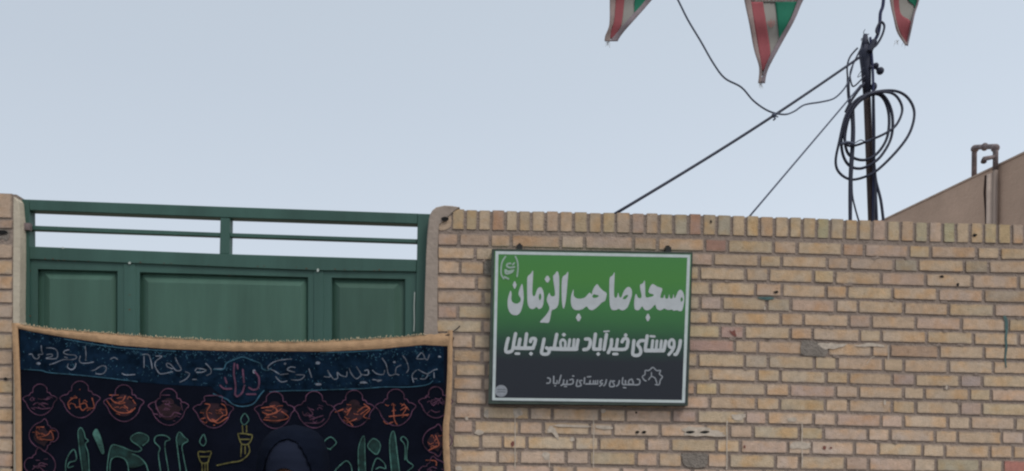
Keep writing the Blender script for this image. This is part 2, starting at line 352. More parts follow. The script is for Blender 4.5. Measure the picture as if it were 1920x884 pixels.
J = [None,
 [822, 860.6, 919, 958.5, 1051.5, 1096, 1187.5, 1232.4, 1321.5, 1364, 1450, 1494.7, 1579.6, 1621, 1704.3, 1744.8, 1831.9, 1874.5, 1962],
 [822, 891.2, 935, 1022, 1065, 1152, 1195, 1295, 1337.3, 1423.4, 1465, 1551.5, 1592.4, 1676.6, 1721, 1808.2, 1853.7, 1941],
 [822, 862.5, 909, 925, 1012, 1056, 1142, 1186, 1271, 1311.6, 1398.7, 1441.2, 1525.3, 1564.7, 1651.8, 1735.9, 1823, 1910, 1995],
 [820, 893.2, 935, 1022, 1065, 1152, 1195, 1248, 1332.4, 1416.5, 1466, 1549.5, 1588.5, 1674, 1758.6, 1844.5, 1930],
 [820, 905.5, 992, 1035, 1122, 1166, 1226, 1312.2, 1353.8, 1437.8, 1482.7, 1566.7, 1608.5, 1694.2, 1778.2, 1863.8, 1950],
 [822, 857.8, 944, 1030, 1074, 1160, 1204, 1247, 1330.9, 1375, 1464, 1506.5, 1592.2, 1633, 1717, 1802.7, 1891, 1934],
 [818, 904.6, 948, 1034, 1078, 1164, 1220, 1264, 1350.4, 1395.4, 1481.9, 1523.5, 1611.9, 1652.6, 1737.4, 1824.8, 1910.5, 1996],
 [849, 887.3, 920, 1006, 1050, 1136, 1180, 1230, 1290, 1377.6, 1420.8, 1506, 1551.5, 1634.8, 1667.9, 1760.3, 1845.2, 1931],
 [851, 904, 948, 1034, 1078, 1164, 1220, 1308, 1396.2, 1440.3, 1526.9, 1569.3, 1656.8, 1695, 1778.2, 1862.1, 1948],
 [855.9, 912, 998, 1042, 1128, 1172, 1247, 1332.8, 1419.3, 1463, 1548.9, 1591, 1673.2, 1715.9, 1800.1, 1841.8, 1927],
 [851, 905, 948, 1034, 1078, 1164, 1217, 1303.8, 1346.5, 1436, 1480.7, 1567, 1609.7, 1694, 1733.5, 1817.8, 1858.4, 1945],
 [855.9, 914, 998, 1042, 1128, 1172, 1247, 1330.9, 1418.3, 1462, 1547.3, 1591, 1673.2, 1716.9, 1800.1, 1840.7, 1927],
 [852, 904.1, 993.2, 1035.7, 1124, 1173.3, 1260.1, 1306.5, 1397.5, 1438, 1525.5, 1568, 1652.4, 1694, 1777.3, 1820, 1903.2, 1947],
 [852, 888.3, 973.4, 1019, 1106, 1149, 1237.2, 1323, 1368.3, 1412, 1498.4, 1544, 1627.4, 1669, 1753.3, 1795, 1878.2, 1921],
 [850, 901.1, 942.7, 988.2, 1077.3, 1122.8, 1212.3, 1257, 1343.4, 1388.1, 1477.6, 1520.3, 1602.4, 1647.2, 1729.8, 1771.4, 1856.3, 1899, 1985],
 [854.6, 932.8, 973.4, 1061.4, 1105, 1192.8, 1234.5, 1280, 1326, 1366.3, 1453.7, 1498.4, 1584.7, 1628.4, 1712.7, 1754.4, 1837.6, 1880, 1966],
 [852, 901, 946.7, 1034, 1078, 1165, 1211, 1298.6, 1346.5, 1433, 1476, 1562, 1605, 1690, 1733, 1818, 1860, 1945]]
NOBRICK = {(3, 909), (8, 1506), (16, 1280)}      # joints filled with mortar where a brick is missing
TINT = {(1, 1321.5): (.38, .225, .17), (16, 1880): (.42, .185, .145), (8, 1290): (.43, .28, .225), (10, 1673.2): (.41, .30, .245), (10, 1800.1): (.42, .315, .26),
        (2, 1676.6): (.38, .32, .245), (2, 1808.2): (.37, .31, .24), (16, 1754.4): (.38, .32, .225), (9, 1396.2): (.47, .38, .295), (7, 1350.4): (.44, .30, .25), (2, 1551.5): (.47, .35, .265), (4, 1844.5): (.42, .32, .23), (8, 1667.9): (.43, .29, .20)}
CTINT = {1263.1: (.43, .365, .27), 1344.3: (.40, .345, .26), 1290.8: (.42, .26, .19), 1183.6: (.43, .31, .24), 921.3: (.42, .28, .205), 872.4: (.46, .35, .22), 846.7: (.44, .33, .21), 1767.6: (.41, .36, .23), 1870.5: (.47, .345, .20), 1531.3: (.41, .36, .23), 1715.1: (.44, .37, .25)}
def brick_mesh(i):
    rnd = random.Random(100+i); mb = MB(); c = .035
    # unit brick with a slightly ragged, rounded face: octagon loops, front / chamfer / back
    def octo(k, y, j):
        pts = []
        cx = .016*rnd.uniform(.4, 1.8)
        for sx, sz, order in ((-1, -1, 0), (1, -1, 1), (1, 1, 0), (-1, 1, 1)):
            ax = cx*rnd.uniform(.6, 2.2)*.6; az = ax*3.6
            a = (sx*(.5*k-ax), sz*.5*k); b = (sx*.5*k, sz*(.5*k-az))
            for q in ((a, b) if order else (b, a)):
                pts.append(Vector((q[0]+rnd.uniform(-j, j)*.7, y, q[1]+rnd.uniform(-j, j)*4.5)))
        return pts
    fr = octo(1, -.5, .008); mid = [Vector((p.x*1.006, -.478, p.z*1.03)) for p in fr]; bk = [Vector((p.x, .5, p.z)) for p in mid]
    fr = [Vector((p.x*.995, -.5+rnd.uniform(-.003, .003), p.z*.97)) for p in fr]
    v = fr+mid+bk; n = 8
    ctr = Vector((0, -.501, 0)); v.append(ctr)
    f = [(i, (i+1) % n, 3*n) for i in range(n)]+[(i, n+i, n+(i+1) % n, (i+1) % n) for i in range(n)]+[(n+i, 2*n+i, 2*n+(i+1) % n, n+(i+1) % n) for i in range(n)]
    o = obj('brick', v, f, M_brick); me = o.data; bpy.data.objects.remove(o)
    for p in me.polygons: p.use_smooth = False
    return me
MESH = [brick_mesh(i) for i in range(14)]
def rnd_tint():
    t = random.random(); k = random.uniform(.94, 1.12)
    if t < .58: c = (.500, .372, .262)
    elif t < .80: c = (.500, .362, .268)
    elif t < .93: c = (.485, .375, .255)
    else: c = (.455, .332, .252)
    return (c[0]*k, c[1]*k*random.uniform(.98, 1.02), c[2]*k*random.uniform(.95, 1.05))
BD = .10
def place_brick(name, root, c4, tint, kz=1.0):
    """c4 = px corners tl, tr, br, bl on the face of the wall"""
    P = [at(x, y, 0) for x, y in c4]
    cx = sum((p.x for p in P))/4; cz = sum((p.z for p in P))/4
    wd = ((P[1]-P[0]).length+(P[2]-P[3]).length)/2; hg = ((P[0]-P[3]).length+(P[1]-P[2]).length)/2
    vertical = hg > wd
    ang = math.atan2((P[1].z-P[0].z)+(P[2].z-P[3].z), (P[1].x-P[0].x)+(P[2].x-P[3].x))
    o = bpy.data.objects.new(name, random.choice(MESH)); COL.objects.link(o)
    out = random.uniform(-.0005, .0015)
    if vertical:
        o.scale = (hg, BD, wd); o.rotation_euler = (0, -ang+math.pi/2, 0)
    else:
        o.scale = (wd*random.choice((1, 1)), BD, hg); o.rotation_euler = (random.uniform(-.03, .03), -ang+random.uniform(-.006, .006), 0)
    o.location = (cx, BD/2-out, cz)
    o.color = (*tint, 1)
    o.parent = root; o.matrix_parent_inverse = root.matrix_world.inverted()
    return o

wall = thing('brick_wall', 'tan brick wall carrying the green mosque sign, topped by a row of upright bricks', 'wall', (3, .11, 0))
XR = at(1920, 600, 0).x+3.0
xL = at(819, 600, 0).x; xL0 = xL
coping_top = lambda x: at(x, interp(B[0], x), 0)
mb = MB()
# mortar core, its top following the coping
cols = [819, 900, 1100, 1300, 1500, 1700, 1918]
pts = [(at(c, 600, 0).x, coping_top(c).z-.0035) for c in cols]+[(XR, coping_top(1918).z-.0035)]
v = []
for (x, z) in pts: v += [(x, .0035, -.02), (x, .0035, z), (x, .215, z), (x, .215, -.02)]
f = []
for i in range(len(pts)-1):
    a = 4*i; f += [(a, a+4, a+5, a+1), (a+1, a+5, a+6, a+2), (a+2, a+6, a+7, a+3), (a, a+3, a+7, a+4)]
f += [(0, 1, 2, 3), (len(v)-4, len(v)-1, len(v)-2, len(v)-3)]
obj('mortar_bed', v, f, M_mortar, wall)
g2 = 2.9                                                     # half joint in px
nb = 0
for i in range(len(COPJ)-1):
    a, b = COPJ[i]+g2-.2, COPJ[i+1]-g2+.2
    dy = random.uniform(-.9, .6)
    yt = lambda x: interp(B[0], x)+dy
    lean = 1.5*math.exp(-((a-1250)/160.)**2)
    t = CTINT.get(COPJ[i]); 
    if t is None: t = tuple(c*.955 for c in rnd_tint()); t = (t[0], t[1]*1.01, t[2]*.97)
    place_brick('coping_brick', wall, [(a+lean, yt(a)), (b+lean, yt(b)), (b-lean, interp(B[1], b)-4.6), (a-lean, interp(B[1], a)-4.6)], t)
SIGN = (926, 1288)
hid = []
for r in range(1, 18):
    js = J[r]
    for i in range(len(js)-1):
        a, b = js[i], js[i+1]
        if a > 1930 or (r, a) in NOBRICK: continue
        ga = g2 if i else .5
        if r == 1: top = 4.9
        else: top = 3.1
        bot = 2.9
        A, Bx = a+ga+random.uniform(-.4, .5), b-g2+random.uniform(-.5, .4)
        c4 = [(A, interp(B[r], A)+top), (Bx, interp(B[r], Bx)+top), (Bx, interp(B[r+1], Bx)-bot), (A, interp(B[r+1], A)-bot)]
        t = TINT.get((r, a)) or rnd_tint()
        t = tuple(q*(.92+.010*r) for q in t)  # light bounced off the ground, put into the tint: courses paler downwards
        if r >= 13: t = tuple(q*c for q, c in zip(t, (1.02, 1.03, 1.05)))  # lowest courses lifted further, same bounce light painted in
        if 2 <= r <= 11 and a > SIGN[0] and b < SIGN[1]: hid.append((c4, t)); continue
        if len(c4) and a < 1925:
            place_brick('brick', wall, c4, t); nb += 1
# the rest of the wall's bricks: behind the sign, below and to the right of the view
M_brickS = mat('brick_clay_plain', (.49, .362, .26), .92, var=.2, vscale=12, bump=.5, bscale=140)
def fill_bricks(name, root, x0, x1, z0, ztop, y=0.0, coping=False):
    mb = MB(); r = 0; z = ztop; pitch = .0668
    while z-pitch > z0:
        x = x0 + (0 if r % 2 else -.06); k = r % 2
        while x < x1:
            L = .213 if k % 2 else .105
            a, b = max(x, x0), min(x+L-.012, x1)
            if b-a > .02: mb.box(a, b, y-.001*random.random(), y+.08, z-pitch+.006, z-.006)
            x += L; k += 1
        z -= pitch; r += 1
    if mb.v: 
        o = mb.build(name, M_brickS, root); o['kind'] = 'stuff'
mbh = MB()
for c4, t in hid:
    mbh.prism([at(x, y, 0) for x, y in c4], .05)
o = mbh.build('brickwork_behind_sign', M_brickS, wall); o['kind'] = 'stuff'
zlow = at(1400, interp(B[18], 1400), 0).z-.004
fill_bricks('lower_brickwork', wall, at(852, 880, 0).x, XR, .13, zlow)
fill_bricks('further_brickwork', wall, at(1934, 600, 0).x, XR, zlow, at(1918, 461, 0).z)
mb = MB(); x = at(1924, 440, 0).x
while x < XR-.05:
    mb.box(x, x+.053, 0, .1, at(1918, 457, 0).z, at(1918, 423, 0).z); x += .066
o = mb.build('further_coping', M_brickS, wall); o['kind'] = 'stuff'

# jamb plaster: the narrow vertical strip beside the gate, rounded over at the top
loopR = [(804, 412), (806, 402), (811, 394), (818, 388.4), (833, 385.2), (848, 386), (862, 388.4), (861, 390), (848, 396), (844, 404), (832, 412), (822, 420), (820, 436), (820.5, 470), (821, 520), (820, 560), (820, 600), (820, 640), (824, 700), (826, 884), (826, 1500), (797, 1500), (797, 884), (796, 700), (794.6, 623), (795.5, 590), (796.2, 553), (798, 510), (799, 477), (801, 440)]
mb = MB(); mb.prism([at(x, y, -.004) for x, y in loopR], .21, bev=.004)
obj('plaster_edge', mb.v, mb.f, M_plaster, wall)
surfW = lambda x, y, l: at(x, y, -.0035-l)
mb = MB(); fillpoly(mb, [(822, 404), (838, 402), (846, 408), (845, 424), (836, 431), (822, 430)], [], lambda x, y, l: at(x, y, .001)); mb2 = mb
obj('half_brick', mb.v, mb.f, M_brickS, wall)
mb = MB(); fillpoly(mb, Z(820, 380, 5.053, [(35, 150), (70, 135), (110, 150), (85, 180), (50, 172)]), [], lambda x, y, l: at(x, y, -.009)); obj('chipped_hole', mb.v, mb.f, M_black, wall)

# smears of mortar where bricks are missing, paint spills and drips
mb = MB()
for q in ([(909, 490), (925, 492), (925, 515), (908, 513)], [(1503, 641), (1512, 638), (1528, 641), (1549, 645), (1552, 652), (1548, 668), (1520, 668), (1502, 664)], [(1276, 852), (1290, 850), (1322, 851), (1327, 858), (1323, 876), (1290, 876), (1281, 868), (1279, 858)]):
    fillpoly(mb, q, [], lambda x, y, l: at(x, y, -.0032), seg=2)
o = mb.build('mortar_patch', M_mortar2, wall)
mb = MB()
for q in ([(1531, 645), (1550, 643), (1584, 645), (1590, 648), (1575, 654), (1548, 655)], [(1603, 647), (1630, 643), (1658, 647), (1664, 652), (1640, 650), (1610, 651)],
          [(1278, 799), (1325, 801), (1340, 806), (1362, 812), (1360, 819), (1290, 818), (1276, 812)], [(1370, 778), (1392, 776), (1400, 779), (1392, 788), (1374, 787)],
          [(1026, 801), (1034, 797), (1042, 804), (1050, 822), (1044, 824), (1034, 812), (1024, 812)], [(1476, 784), (1492, 783), (1496, 790), (1478, 791)], [(1482, 828), (1516, 829), (1518, 842), (1484, 842)],
          [(1015, 848), (1031, 848), (1031, 862), (1020, 862)], [(961, 768), (976, 766), (980, 778), (966, 783)], [(908, 770), (916, 768), (915, 784), (908, 782)], [(1116, 797), (1146, 799), (1146, 805), (1118, 804)], [(1041, 796), (1104, 798), (1102, 802), (1041, 800)]):
    c_ = crom(q, 4, True); rr = random.Random(int(q[0][0])); mxx = sum(p.x for p in c_)/len(c_); my = sum(p.y for p in c_)/len(c_)
    q2 = [(mxx+(p.x-mxx)*k_+rr.uniform(-.4, .4), my+(p.y-my)*k_+rr.uniform(-.4, .4)) for p in c_ for k_ in (rr.uniform(.72, 1.04),)]
    fillpoly(mb, q2, [], surfW, 0, smooth=False)
blob(mb, 898, 811, 8, 5, surfW, .0002, jit=.15); blob(mb, 860, 879, 7, 5, surfW, .0002, jit=.2); blob(mb, 1131, 771, 5, 4, surfW, 0, jit=.2); blob(mb, 1434, 578, 1.6, 4, surfW, 0)
blob(mb, 875, 785, 3, 4, surfW, 0, jit=.2); blob(mb, 1775, 727, 1.8, 4, surfW, 0); blob(mb, 1659, 755, 2.2, 5, surfW, 0); blob(mb, 1073, 824, 4, 4, surfW, 0, jit=.2)
mb.build('white_paint_spill', M_whitepaint, wall)['kind'] = 'stuff'
mb = MB()
for (x, y0, y1, ww) in ((1363, 790, 884, 2.2), (1504, 795, 884, 2.0), (1113, 778, 880, 1.6), (966, 772, 884, 1.8), (1030, 850, 884, 1.5)):
    y = y0
    pts = []
    while y < y1: pts.append((x+random.uniform(-.5, .5), y)); y += 9
    stroke(mb, pts, ww, surfW, .0001)
stroke(mb, [(1665, 648), (1666, 662), (1665, 676)], 1.2, surfW); stroke(mb, [(1625, 683), (1633, 672), (1640, 668)], 1.2, surfW)
mb.build('paint_drip', M_whitepaint, wall)['kind'] = 'stuff'
mb = MB()
stroke(mb, [(1883, 594), (1887, 600), (1888, 616), (1886, 634), (1887, 652), (1885, 672), (1887, 690)], 4.4, surfW, .0003, taper=True)
stroke(mb, [(1884, 595), (1887, 604), (1887, 618)], 6, surfW, .0005)
fillpoly(mb, [(1420, 558), (1434, 557), (1446, 557), (1452, 560), (1440, 563), (1426, 561)], [], surfW, .0001)
mb.build('green_paint_streak', M_greenpaint, wall)
mb = MB()
fillpoly(mb, [(1367, 620), (1372, 622), (1378, 619), (1379, 625), (1381, 631), (1374, 629)], [], surfW, .0001)
blob(mb, 1546, 840, 3.4, 3.6, surfW, 0, jit=.2); blob(mb, 1558, 840, 2.2, 2, surfW, 0, jit=.2); blob(mb, 1396, 838, 2, 3, surfW, 0, jit=.2); blob(mb, 961, 833, 3, 5, surfW, 0, jit=.3)
mb.build('red_paint_spot', M_redpaint, wall)['kind'] = 'stuff'
mb = MB()
for x0, x1 in ((1191, 1199), (1203, 1212), (1285, 1303), (1312, 1331)):
    fillpoly(mb, [(x0, 811), ((x0+x1)/2, 808), (x1, 810), ((x0+x1)/2, 813.5)], [], surfW, .0004)
blob(mb, 1455, 548, 4, 2.5, surfW, 0, jit=.3); blob(mb, 1333, 416, 2, 3, surfW, 0, jit=.3); blob(mb, 1766, 519, 4, 2, surfW, 0, jit=.3); blob(mb, 1796, 534, 3, 3, surfW, 0, jit=.3); blob(mb, 1193, 774, 2, 2, surfW, 0); blob(mb, 1828, 441, 3.5, 3, surfW, 0, jit=.3)
mb.build('dark_gouge', M_black, wall)['kind'] = 'stuff'

mb = MB(); rr = random.Random(21)
for _ in range(46):
    r = rr.randint(2, 17); x = rr.uniform(1305, 1915) if rr.random() < .8 else rr.uniform(855, 915)
    y = interp(B[r], x); w_ = rr.uniform(2.5, 9); h_ = rr.uniform(1.5, 4.2)
    q = [(x+w_*math.cos(a)*rr.uniform(.5, 1.2), y+rr.uniform(-1, 1)+h_*math.sin(a)*rr.uniform(.4, 1.25)) for a in [k*math.pi/7 for k in range(14)]]
    mb.add([at(p[0], p[1], -.0028-.00001*_) for p in q], [tuple(range(14))])
mb.build('mortar_smear', M_mortar, wall)['kind'] = 'stuff'
# ---- left gatepost wall 
post = thing('brick_wall', 'narrow end of brick wall left of the green gate, with cream plastered edge', 'wall', (-3.2, .11, 0))
YB = [362, 411.5, 430.5, 457, 486.5, 516.5, 544, 570.5, 597.5, 626, 656, 685, 712, 738.5, 765.5, 793, 821.5, 849, 877, 905]
xl = at(-260, 600, 0).x; x1 = at(24.5, 600, 0).x
mb = MB(); mb.box(xl-.9, x1, .0035, .10, -.02, at(10, 364, 0).z); obj('mortar_bed', mb.v, mb.f, M_mortar, post)
for i in range(len(YB)-1):
    y0, y1 = YB[i]+2.4, YB[i+1]-2.4
    if i == 0:
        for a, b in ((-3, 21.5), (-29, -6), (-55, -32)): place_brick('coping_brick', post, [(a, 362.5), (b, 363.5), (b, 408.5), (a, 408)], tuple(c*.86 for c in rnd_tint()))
        continue
    if i == 2: continue
    edge = 22.5-.0*i
    sp_ = (edge, edge-87) if i % 2 else (edge, edge-43)
    xs = [edge]; k = i % 2
    while xs[-1] > -60: xs.append(xs[-1]-(88 if k else 44)); k ^= 1
    for b, a in zip(xs, xs[1:]):
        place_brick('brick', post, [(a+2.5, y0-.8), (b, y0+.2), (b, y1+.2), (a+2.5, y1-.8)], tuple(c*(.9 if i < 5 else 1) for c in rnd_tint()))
fill_bricks('further_brickwork', post, xl-.88, at(-150, 600, 0).x, .13, at(0, 411, 0).z)
fill_bricks('lower_brickwork', post, at(-150, 600, 0).x, x1-.005, .13, at(10, 907, 0).z)
loopL = [(24.5, 369), (30, 371), (33.6, 377), (36.6, 410), (37.8, 440), (37.6, 500), (36.8, 560), (36.8, 620), (37, 700), (38, 884), (38, 1500), (25.5, 1500), (25.5, 884), (24.8, 700), (24.2, 600), (24.6, 500), (25.4, 440), (25, 400)]
mb = MB(); mb.prism([at(x, y, -.002) for x, y in loopL], .095, bev=.004); obj('plaster_edge', mb.v, mb.f, M_cream, post)
mb = MB(); fillpoly(mb, [(-4, 432), (10, 431), (18, 434), (17, 446), (12, 452), (4, 448), (-4, 450)], [], lambda x, y, l: at(x, y, .002)); obj('broken_gap', mb.v, mb.f, M_mortar2, post)
mb = MB(); fillpoly(mb, [(-3, 433), (8, 432), (15, 436), (10, 439), (-3, 440)], [], lambda x, y, l: at(x, y, -.002)); blob(mb, 10, 711, 4, 3, surfW, .001, jit=.3); obj('chipped_hole', mb.v, mb.f, M_black, post)

# ------------------------------------------------------------------ gate
gate = thing('metal_gate', 'dark green sheet metal gate with barred opening on top, behind the black banner', 'gate', (at(420, 600, .06).x, .06, .12))
GY = .045
def gp(name, quad, Y, dep, m=M_gate, bev=.003):
    mb = MB(); mb.prism([at(x, y, Y) for x, y in quad], dep, bev=bev); return obj(name, mb.v, mb.f, m, gate)
zb = 1560
gp('stile', [(36, 373.5), (54.5, 374.2), (55.5, 600), (57, zb), (38, zb), (37, 600)], GY, .05)
gp('stile', [(783, 400.5), (806, 401.3), (801, 600), (800, zb), (779, zb), (779.5, 600)], GY, .05)
gp('top_rail', [(54.7, 374.2), (412, 387.4), (783, 400.4), (782.4, 420), (412, 407.8), (54.9, 394.4)], GY, .05)
gp('crossbar', [(55, 422.8), (412, 436.4), (782, 448.6), (782, 456), (412, 443.8), (55, 431.4)], GY+.012, .025)
gp('mullion', [(413, 407.9), (431, 408.6), (429.8, 477), (411.5, 476.3)], GY+.002, .046)
gp('lock_rail', [(54.9, 462), (412, 476), (781, 487), (780.6, 510), (596, 507), (420, 501), (243, 493), (55, 486.2)], GY, .05)
PB = 740
gp('divider_stile', [(231, 493.2), (254, 494.2), (255, PB), (232, PB)], GY+.006, .04)
gp('divider_stile', [(588, 507.1), (607, 507.9), (606, PB), (587, PB)], GY+.006, .04)
gp('lock_rail', [(55.6, PB), (779, PB), (779, PB+40), (55.7, PB+40)], GY, .05)
gp('bottom_rail', [(57, zb-60), (779, zb-60), (779, zb), (57, zb)], GY, .05)
def panel(x0, x1, yl, yr, gx0, gx1, gyl, gyr, rx0, rx1, ryl, ryr):
    # outer flange, sunk groove and raised field with sloping borders
    mb = MB(); Y0 = GY+.010
    x0 -= 6; x1 += 6; yl -= 3; yr -= 3
    rings = [([(x0, yl), (x1, yr), (x1, PB), (x0, PB)], Y0), ([(gx0, gyl), (gx1, gyr), (gx1, PB-14), (gx0, PB-14)], Y0),
             ([(gx0+2, gyl+2.5), (gx1-2, gyr+2.5), (gx1-2, PB-16), (gx0+2, PB-16)], Y0+.022)]
    rv = []
    for q, Y in rings: rv.append([at(x, y, Y) for x, y in q])
    for a, b in zip(rv, rv[1:]):
        mb.add(a+b, [(i, (i+1) % 4, 4+(i+1) % 4, 4+i) for i in range(4)])
    p = obj('panel', mb.v, mb.f, M_gate, gate)
    mb = MB()
    rr = [([(gx0+2, gyl+2.5), (gx1-2, gyr+2.5), (gx1-2, PB-16), (gx0+2, PB-16)], Y0+.022), ([(rx0-1.5, ryl-1.5), (rx1+1.5, ryr-1.5), (rx1+1.5, PB-24), (rx0-1.5, PB-24)], Y0+.018),
          ([(rx0+9, ryl+10), (rx1-9, ryr+10), (rx1-9, PB-34), (rx0+9, PB-34)], Y0+.001)]
    rv = [[at(x, y, Y) for x, y in q] for q, Y in rr]
    for a, b in zip(rv, rv[1:]):
        mb.add(a+b, [(i, (i+1) % 4, 4+(i+1) % 4, 4+i) for i in range(4)])
    mb.add(rv[-1], [(0, 1, 2, 3)])
    o = obj('raised_field', mb.v, mb.f, M_panel); o.parent = p
    return p
panel(56, 231, 486.5, 493.4, 71, 220.5, 504.5, 508.5, 84, 216.5, 513, 515)
panel(254, 588, 494.4, 507, 262, 578, 510.5, 520, 269, 572.5, 519.5, 526.5)
panel(607, 779, 508, 510.2, 622, 760, 521, 523.5, 628, 748, 529.5, 531.5)
mb = MB(); 
gv = [at(56, PB+40, GY+.02), at(779, PB+40, GY+.02), at(779, zb-60, GY+.02), at(57, zb-60, GY+.02)]
mb.prism(gv, .01); obj('kick_plate', mb.v, mb.f, M_panel, gate)
sg = lambda x, y, l: at(x, y, GY-.002-l)
mb = MB(); blob(mb, 243, 493.5, 2.4, 2.2, sg, jit=.2); blob(mb, 596, 507, 2.2, 3, sg, jit=.2); blob(mb, 118, 465, 3, 1.5, sg, jit=.3)
stroke(mb, [(777.5, 548), (776.5, 575), (776.8, 600), (776, 622)], 1.5, sg)
mb.build('weld_spot', M_weld, gate)['kind'] = 'stuff'
mb = MB(); mb.box(at(44, 425, GY).x-.01, at(57, 425, GY).x+.006, GY-.014, GY+.004, at(50, 433, GY).z, at(50, 420, GY).z)
mb.build('hinge', M_pipe, gate)
mb = MB(); rr = random.Random(9)
for _ in range(26):      # rust blooms along the seams
    x, y = rr.choice(((rr.uniform(60, 775), 0), (rr.choice((57, 243, 430, 596, 776)), rr.uniform(500, 620))))
    if y == 0: y = 486.5+(x-56)*.0322+rr.uniform(-2, 1)
    blob(mb, x, y, rr.uniform(.6, 2.4), rr.uniform(.6, 1.6), sg, .0002, n=7, jit=.4)
mb.build('rust_speck', mat('rust', (.10, .055, .035), .9), gate)['kind'] = 'stuff'

# ------------------------------------------------------------------ banner
BY = -.055
topd = [(28, 615), (60, 622), (116, 632), (225, 648), (321, 655), (440, 658.7), (613, 659.4), (709, 654.8), (793, 646.8), (834, 649)]
topf = [(27, 604), (60, 611), (110, 617), (160, 620.5), (289, 631), (440, 640), (580, 640), (696, 634.5), (793, 627.5), (846, 622)]
lin = lambda tab, x: next((a[1]+(b[1]-a[1])*(x-a[0])/(b[0]-a[0]) for a, b in zip(tab, tab[1:]) if x <= b[0]), tab[-1][1])
def bx0(y): return 22+min(y-604, 300)*.033+1.5*math.sin((y-604)/70.)
redge = [(604, 849), (640, 848.5), (700, 848), (760, 846), (800, 842), (840, 842.5), (884, 845), (960, 848), (1100, 845), (1500, 849)]
def bx1(y): return lin(redge, y)
YBOT = 1330
def bdisp(p):      # folds of the hanging cloth
    x, z = p.x, p.z
    return .010*math.sin(x*5.2+.8*z)+.006*math.sin(x*11+1.7+z*2)+.004*math.sin(z*9+x*3)
def surfB(x, y, l=0):
    p = at(x, y, BY); return at(x, y, BY+bdisp(p)-l)
ban = thing('mourning_banner', 'black and navy mourning banner with embroidered calligraphy and tan hem, hung across the gate', 'banner', (at(435, 900, BY).x, BY, at(435, YBOT, BY).z))
# cloth grid in (s, t)
NX, NY = 90, 70
v = []; fm = []
bandtop = topd
bandbot = [(28, 693), (77, 695), (140, 703), (225, 714), (320, 722), (440, 727), (540, 732), (620, 730), (720, 726), (800, 721), (834, 718)]
for j in range(NY+1):
    t = j/NY
    for i in range(NX+1):
        s = i/NX
        xx = 33+s*(838-33); yt_ = lin(topd, xx)-3; yy = yt_+(YBOT-yt_)*(t**1.3)
        xa, xb = bx0(yy)+8, bx1(yy)-8
        xx = xa+s*(xb-xa)
        v.append(surfB(xx, yy))
f = []
for j in range(NY):
    for i in range(NX):
        a = j*(NX+1)+i; f.append((a, a+1, a+NX+2, a+NX+1))
        cx, cy = px_of((v[a]+v[a+NX+2])/2); fm.append(0)
cl = obj('cloth', v, f, M_cloth, ban, smooth=True, fm=fm)
md = cl.modifiers.new('thick', 'SOLIDIFY'); md.thickness = .0015; md.offset = -1
# navy inscription band sewn across the top
v = []; f = []
n_ = 80
for i in range(n_+1):
    xx = 38+i*(832-38)/n_
    yt_ = lin(topd, xx); yb_ = lin(bandbot, xx)
    if 395 < xx < 505: yb_ += 30*math.sin((xx-395)/110*math.pi)
    for k in range(7): v.append(surfB(xx, yt_+(yb_-yt_)*k/6, .0012))
for i in range(n_):
    for k in range(6):
        a = i*7+k; f.append((a, a+7, a+8, a+1))
band = obj('inscription_band', v, f, M_band, ban, smooth=True)
# tan hems with soft outer edge
def strip(name, inner, outer, lift, m, rows=4, puff=.006):
    v = []; f = []
    for i in range(len(inner)):
        for k in range(rows+1):
            t = k/rows; x = inner[i][0]*(1-t)+outer[i][0]*t; y = inner[i][1]*(1-t)+outer[i][1]*t
            v.append(surfB(x, y, lift+puff*math.sin(math.pi*t)))
    for i in range(len(inner)-1):
        for k in range(rows): a = i*(rows+1)+k; f.append((a, a+1, a+rows+2, a+rows+1))
    return obj(name, v, f, m, ban, smooth=True)
N = 120
xs = [27+(822)*i/N for i in range(N+1)]
hem_i = [(max(x, 31), lin(topd, x)) for x in xs]; hem_o = [(x, lin(topf, x)+1.5+.9*math.sin(x*.31)+random.uniform(-.5, .5)) for x in xs]
strip('top_hem', hem_i, hem_o, .002, M_gold)
ys = [606+(YBOT-606)*i/110 for i in range(111)]
strip('side_hem', [(bx0(y)+11, y) for y in ys], [(bx0(y)-.5+random.uniform(-.4, .4), y) for y in ys], .0035, M_gold)
strip('side_hem', [(bx1(y)-10.5-1.5*math.sin(y/60.), y) for y in ys[2:]], [(bx1(y)+random.uniform(-.4, .4), y) for y in ys[2:]], .0035, M_gold)
strip('bottom_hem', [(30+i*8.2, YBOT-16) for i in range(101)], [(30+i*8.2, YBOT) for i in range(101)], .0035, M_gold)
mb = MB()
x = 40
while x < 800:
    y = lin(topf, x)+2; h_ = random.choice((2, 3, 3.5, 5.5, 4.5))*random.uniform(.7, 1.1)
    a = surfB(x, y, .004); b2 = surfB(x+random.uniform(-2.5, 2.5), y-h_, .006)
    mb.tube([a, (a+b2)/2+Vector((random.uniform(-.002, .002), -.003, 0)), b2], [.0022, .002, .001], 4)
    x += random.uniform(2.2, 5.2)
o = mb.build('fringe', M_fringe, ban); o['kind'] = 'stuff'
# tie at the right corner: small dark knot and twig-like cord
mb = MB()
mb.tube([at(836, 632, -.05), at(842, 628, -.06), at(850, 634, -.05), at(848, 642, -.04)], .004, 6)
mb.tube([at(826, 630, -.05), at(838, 629, -.058), at(856, 618, -.03), at(862, 612, -.012)], .003, 6)
mb.build('corner_tie', M_dark, ban, True)
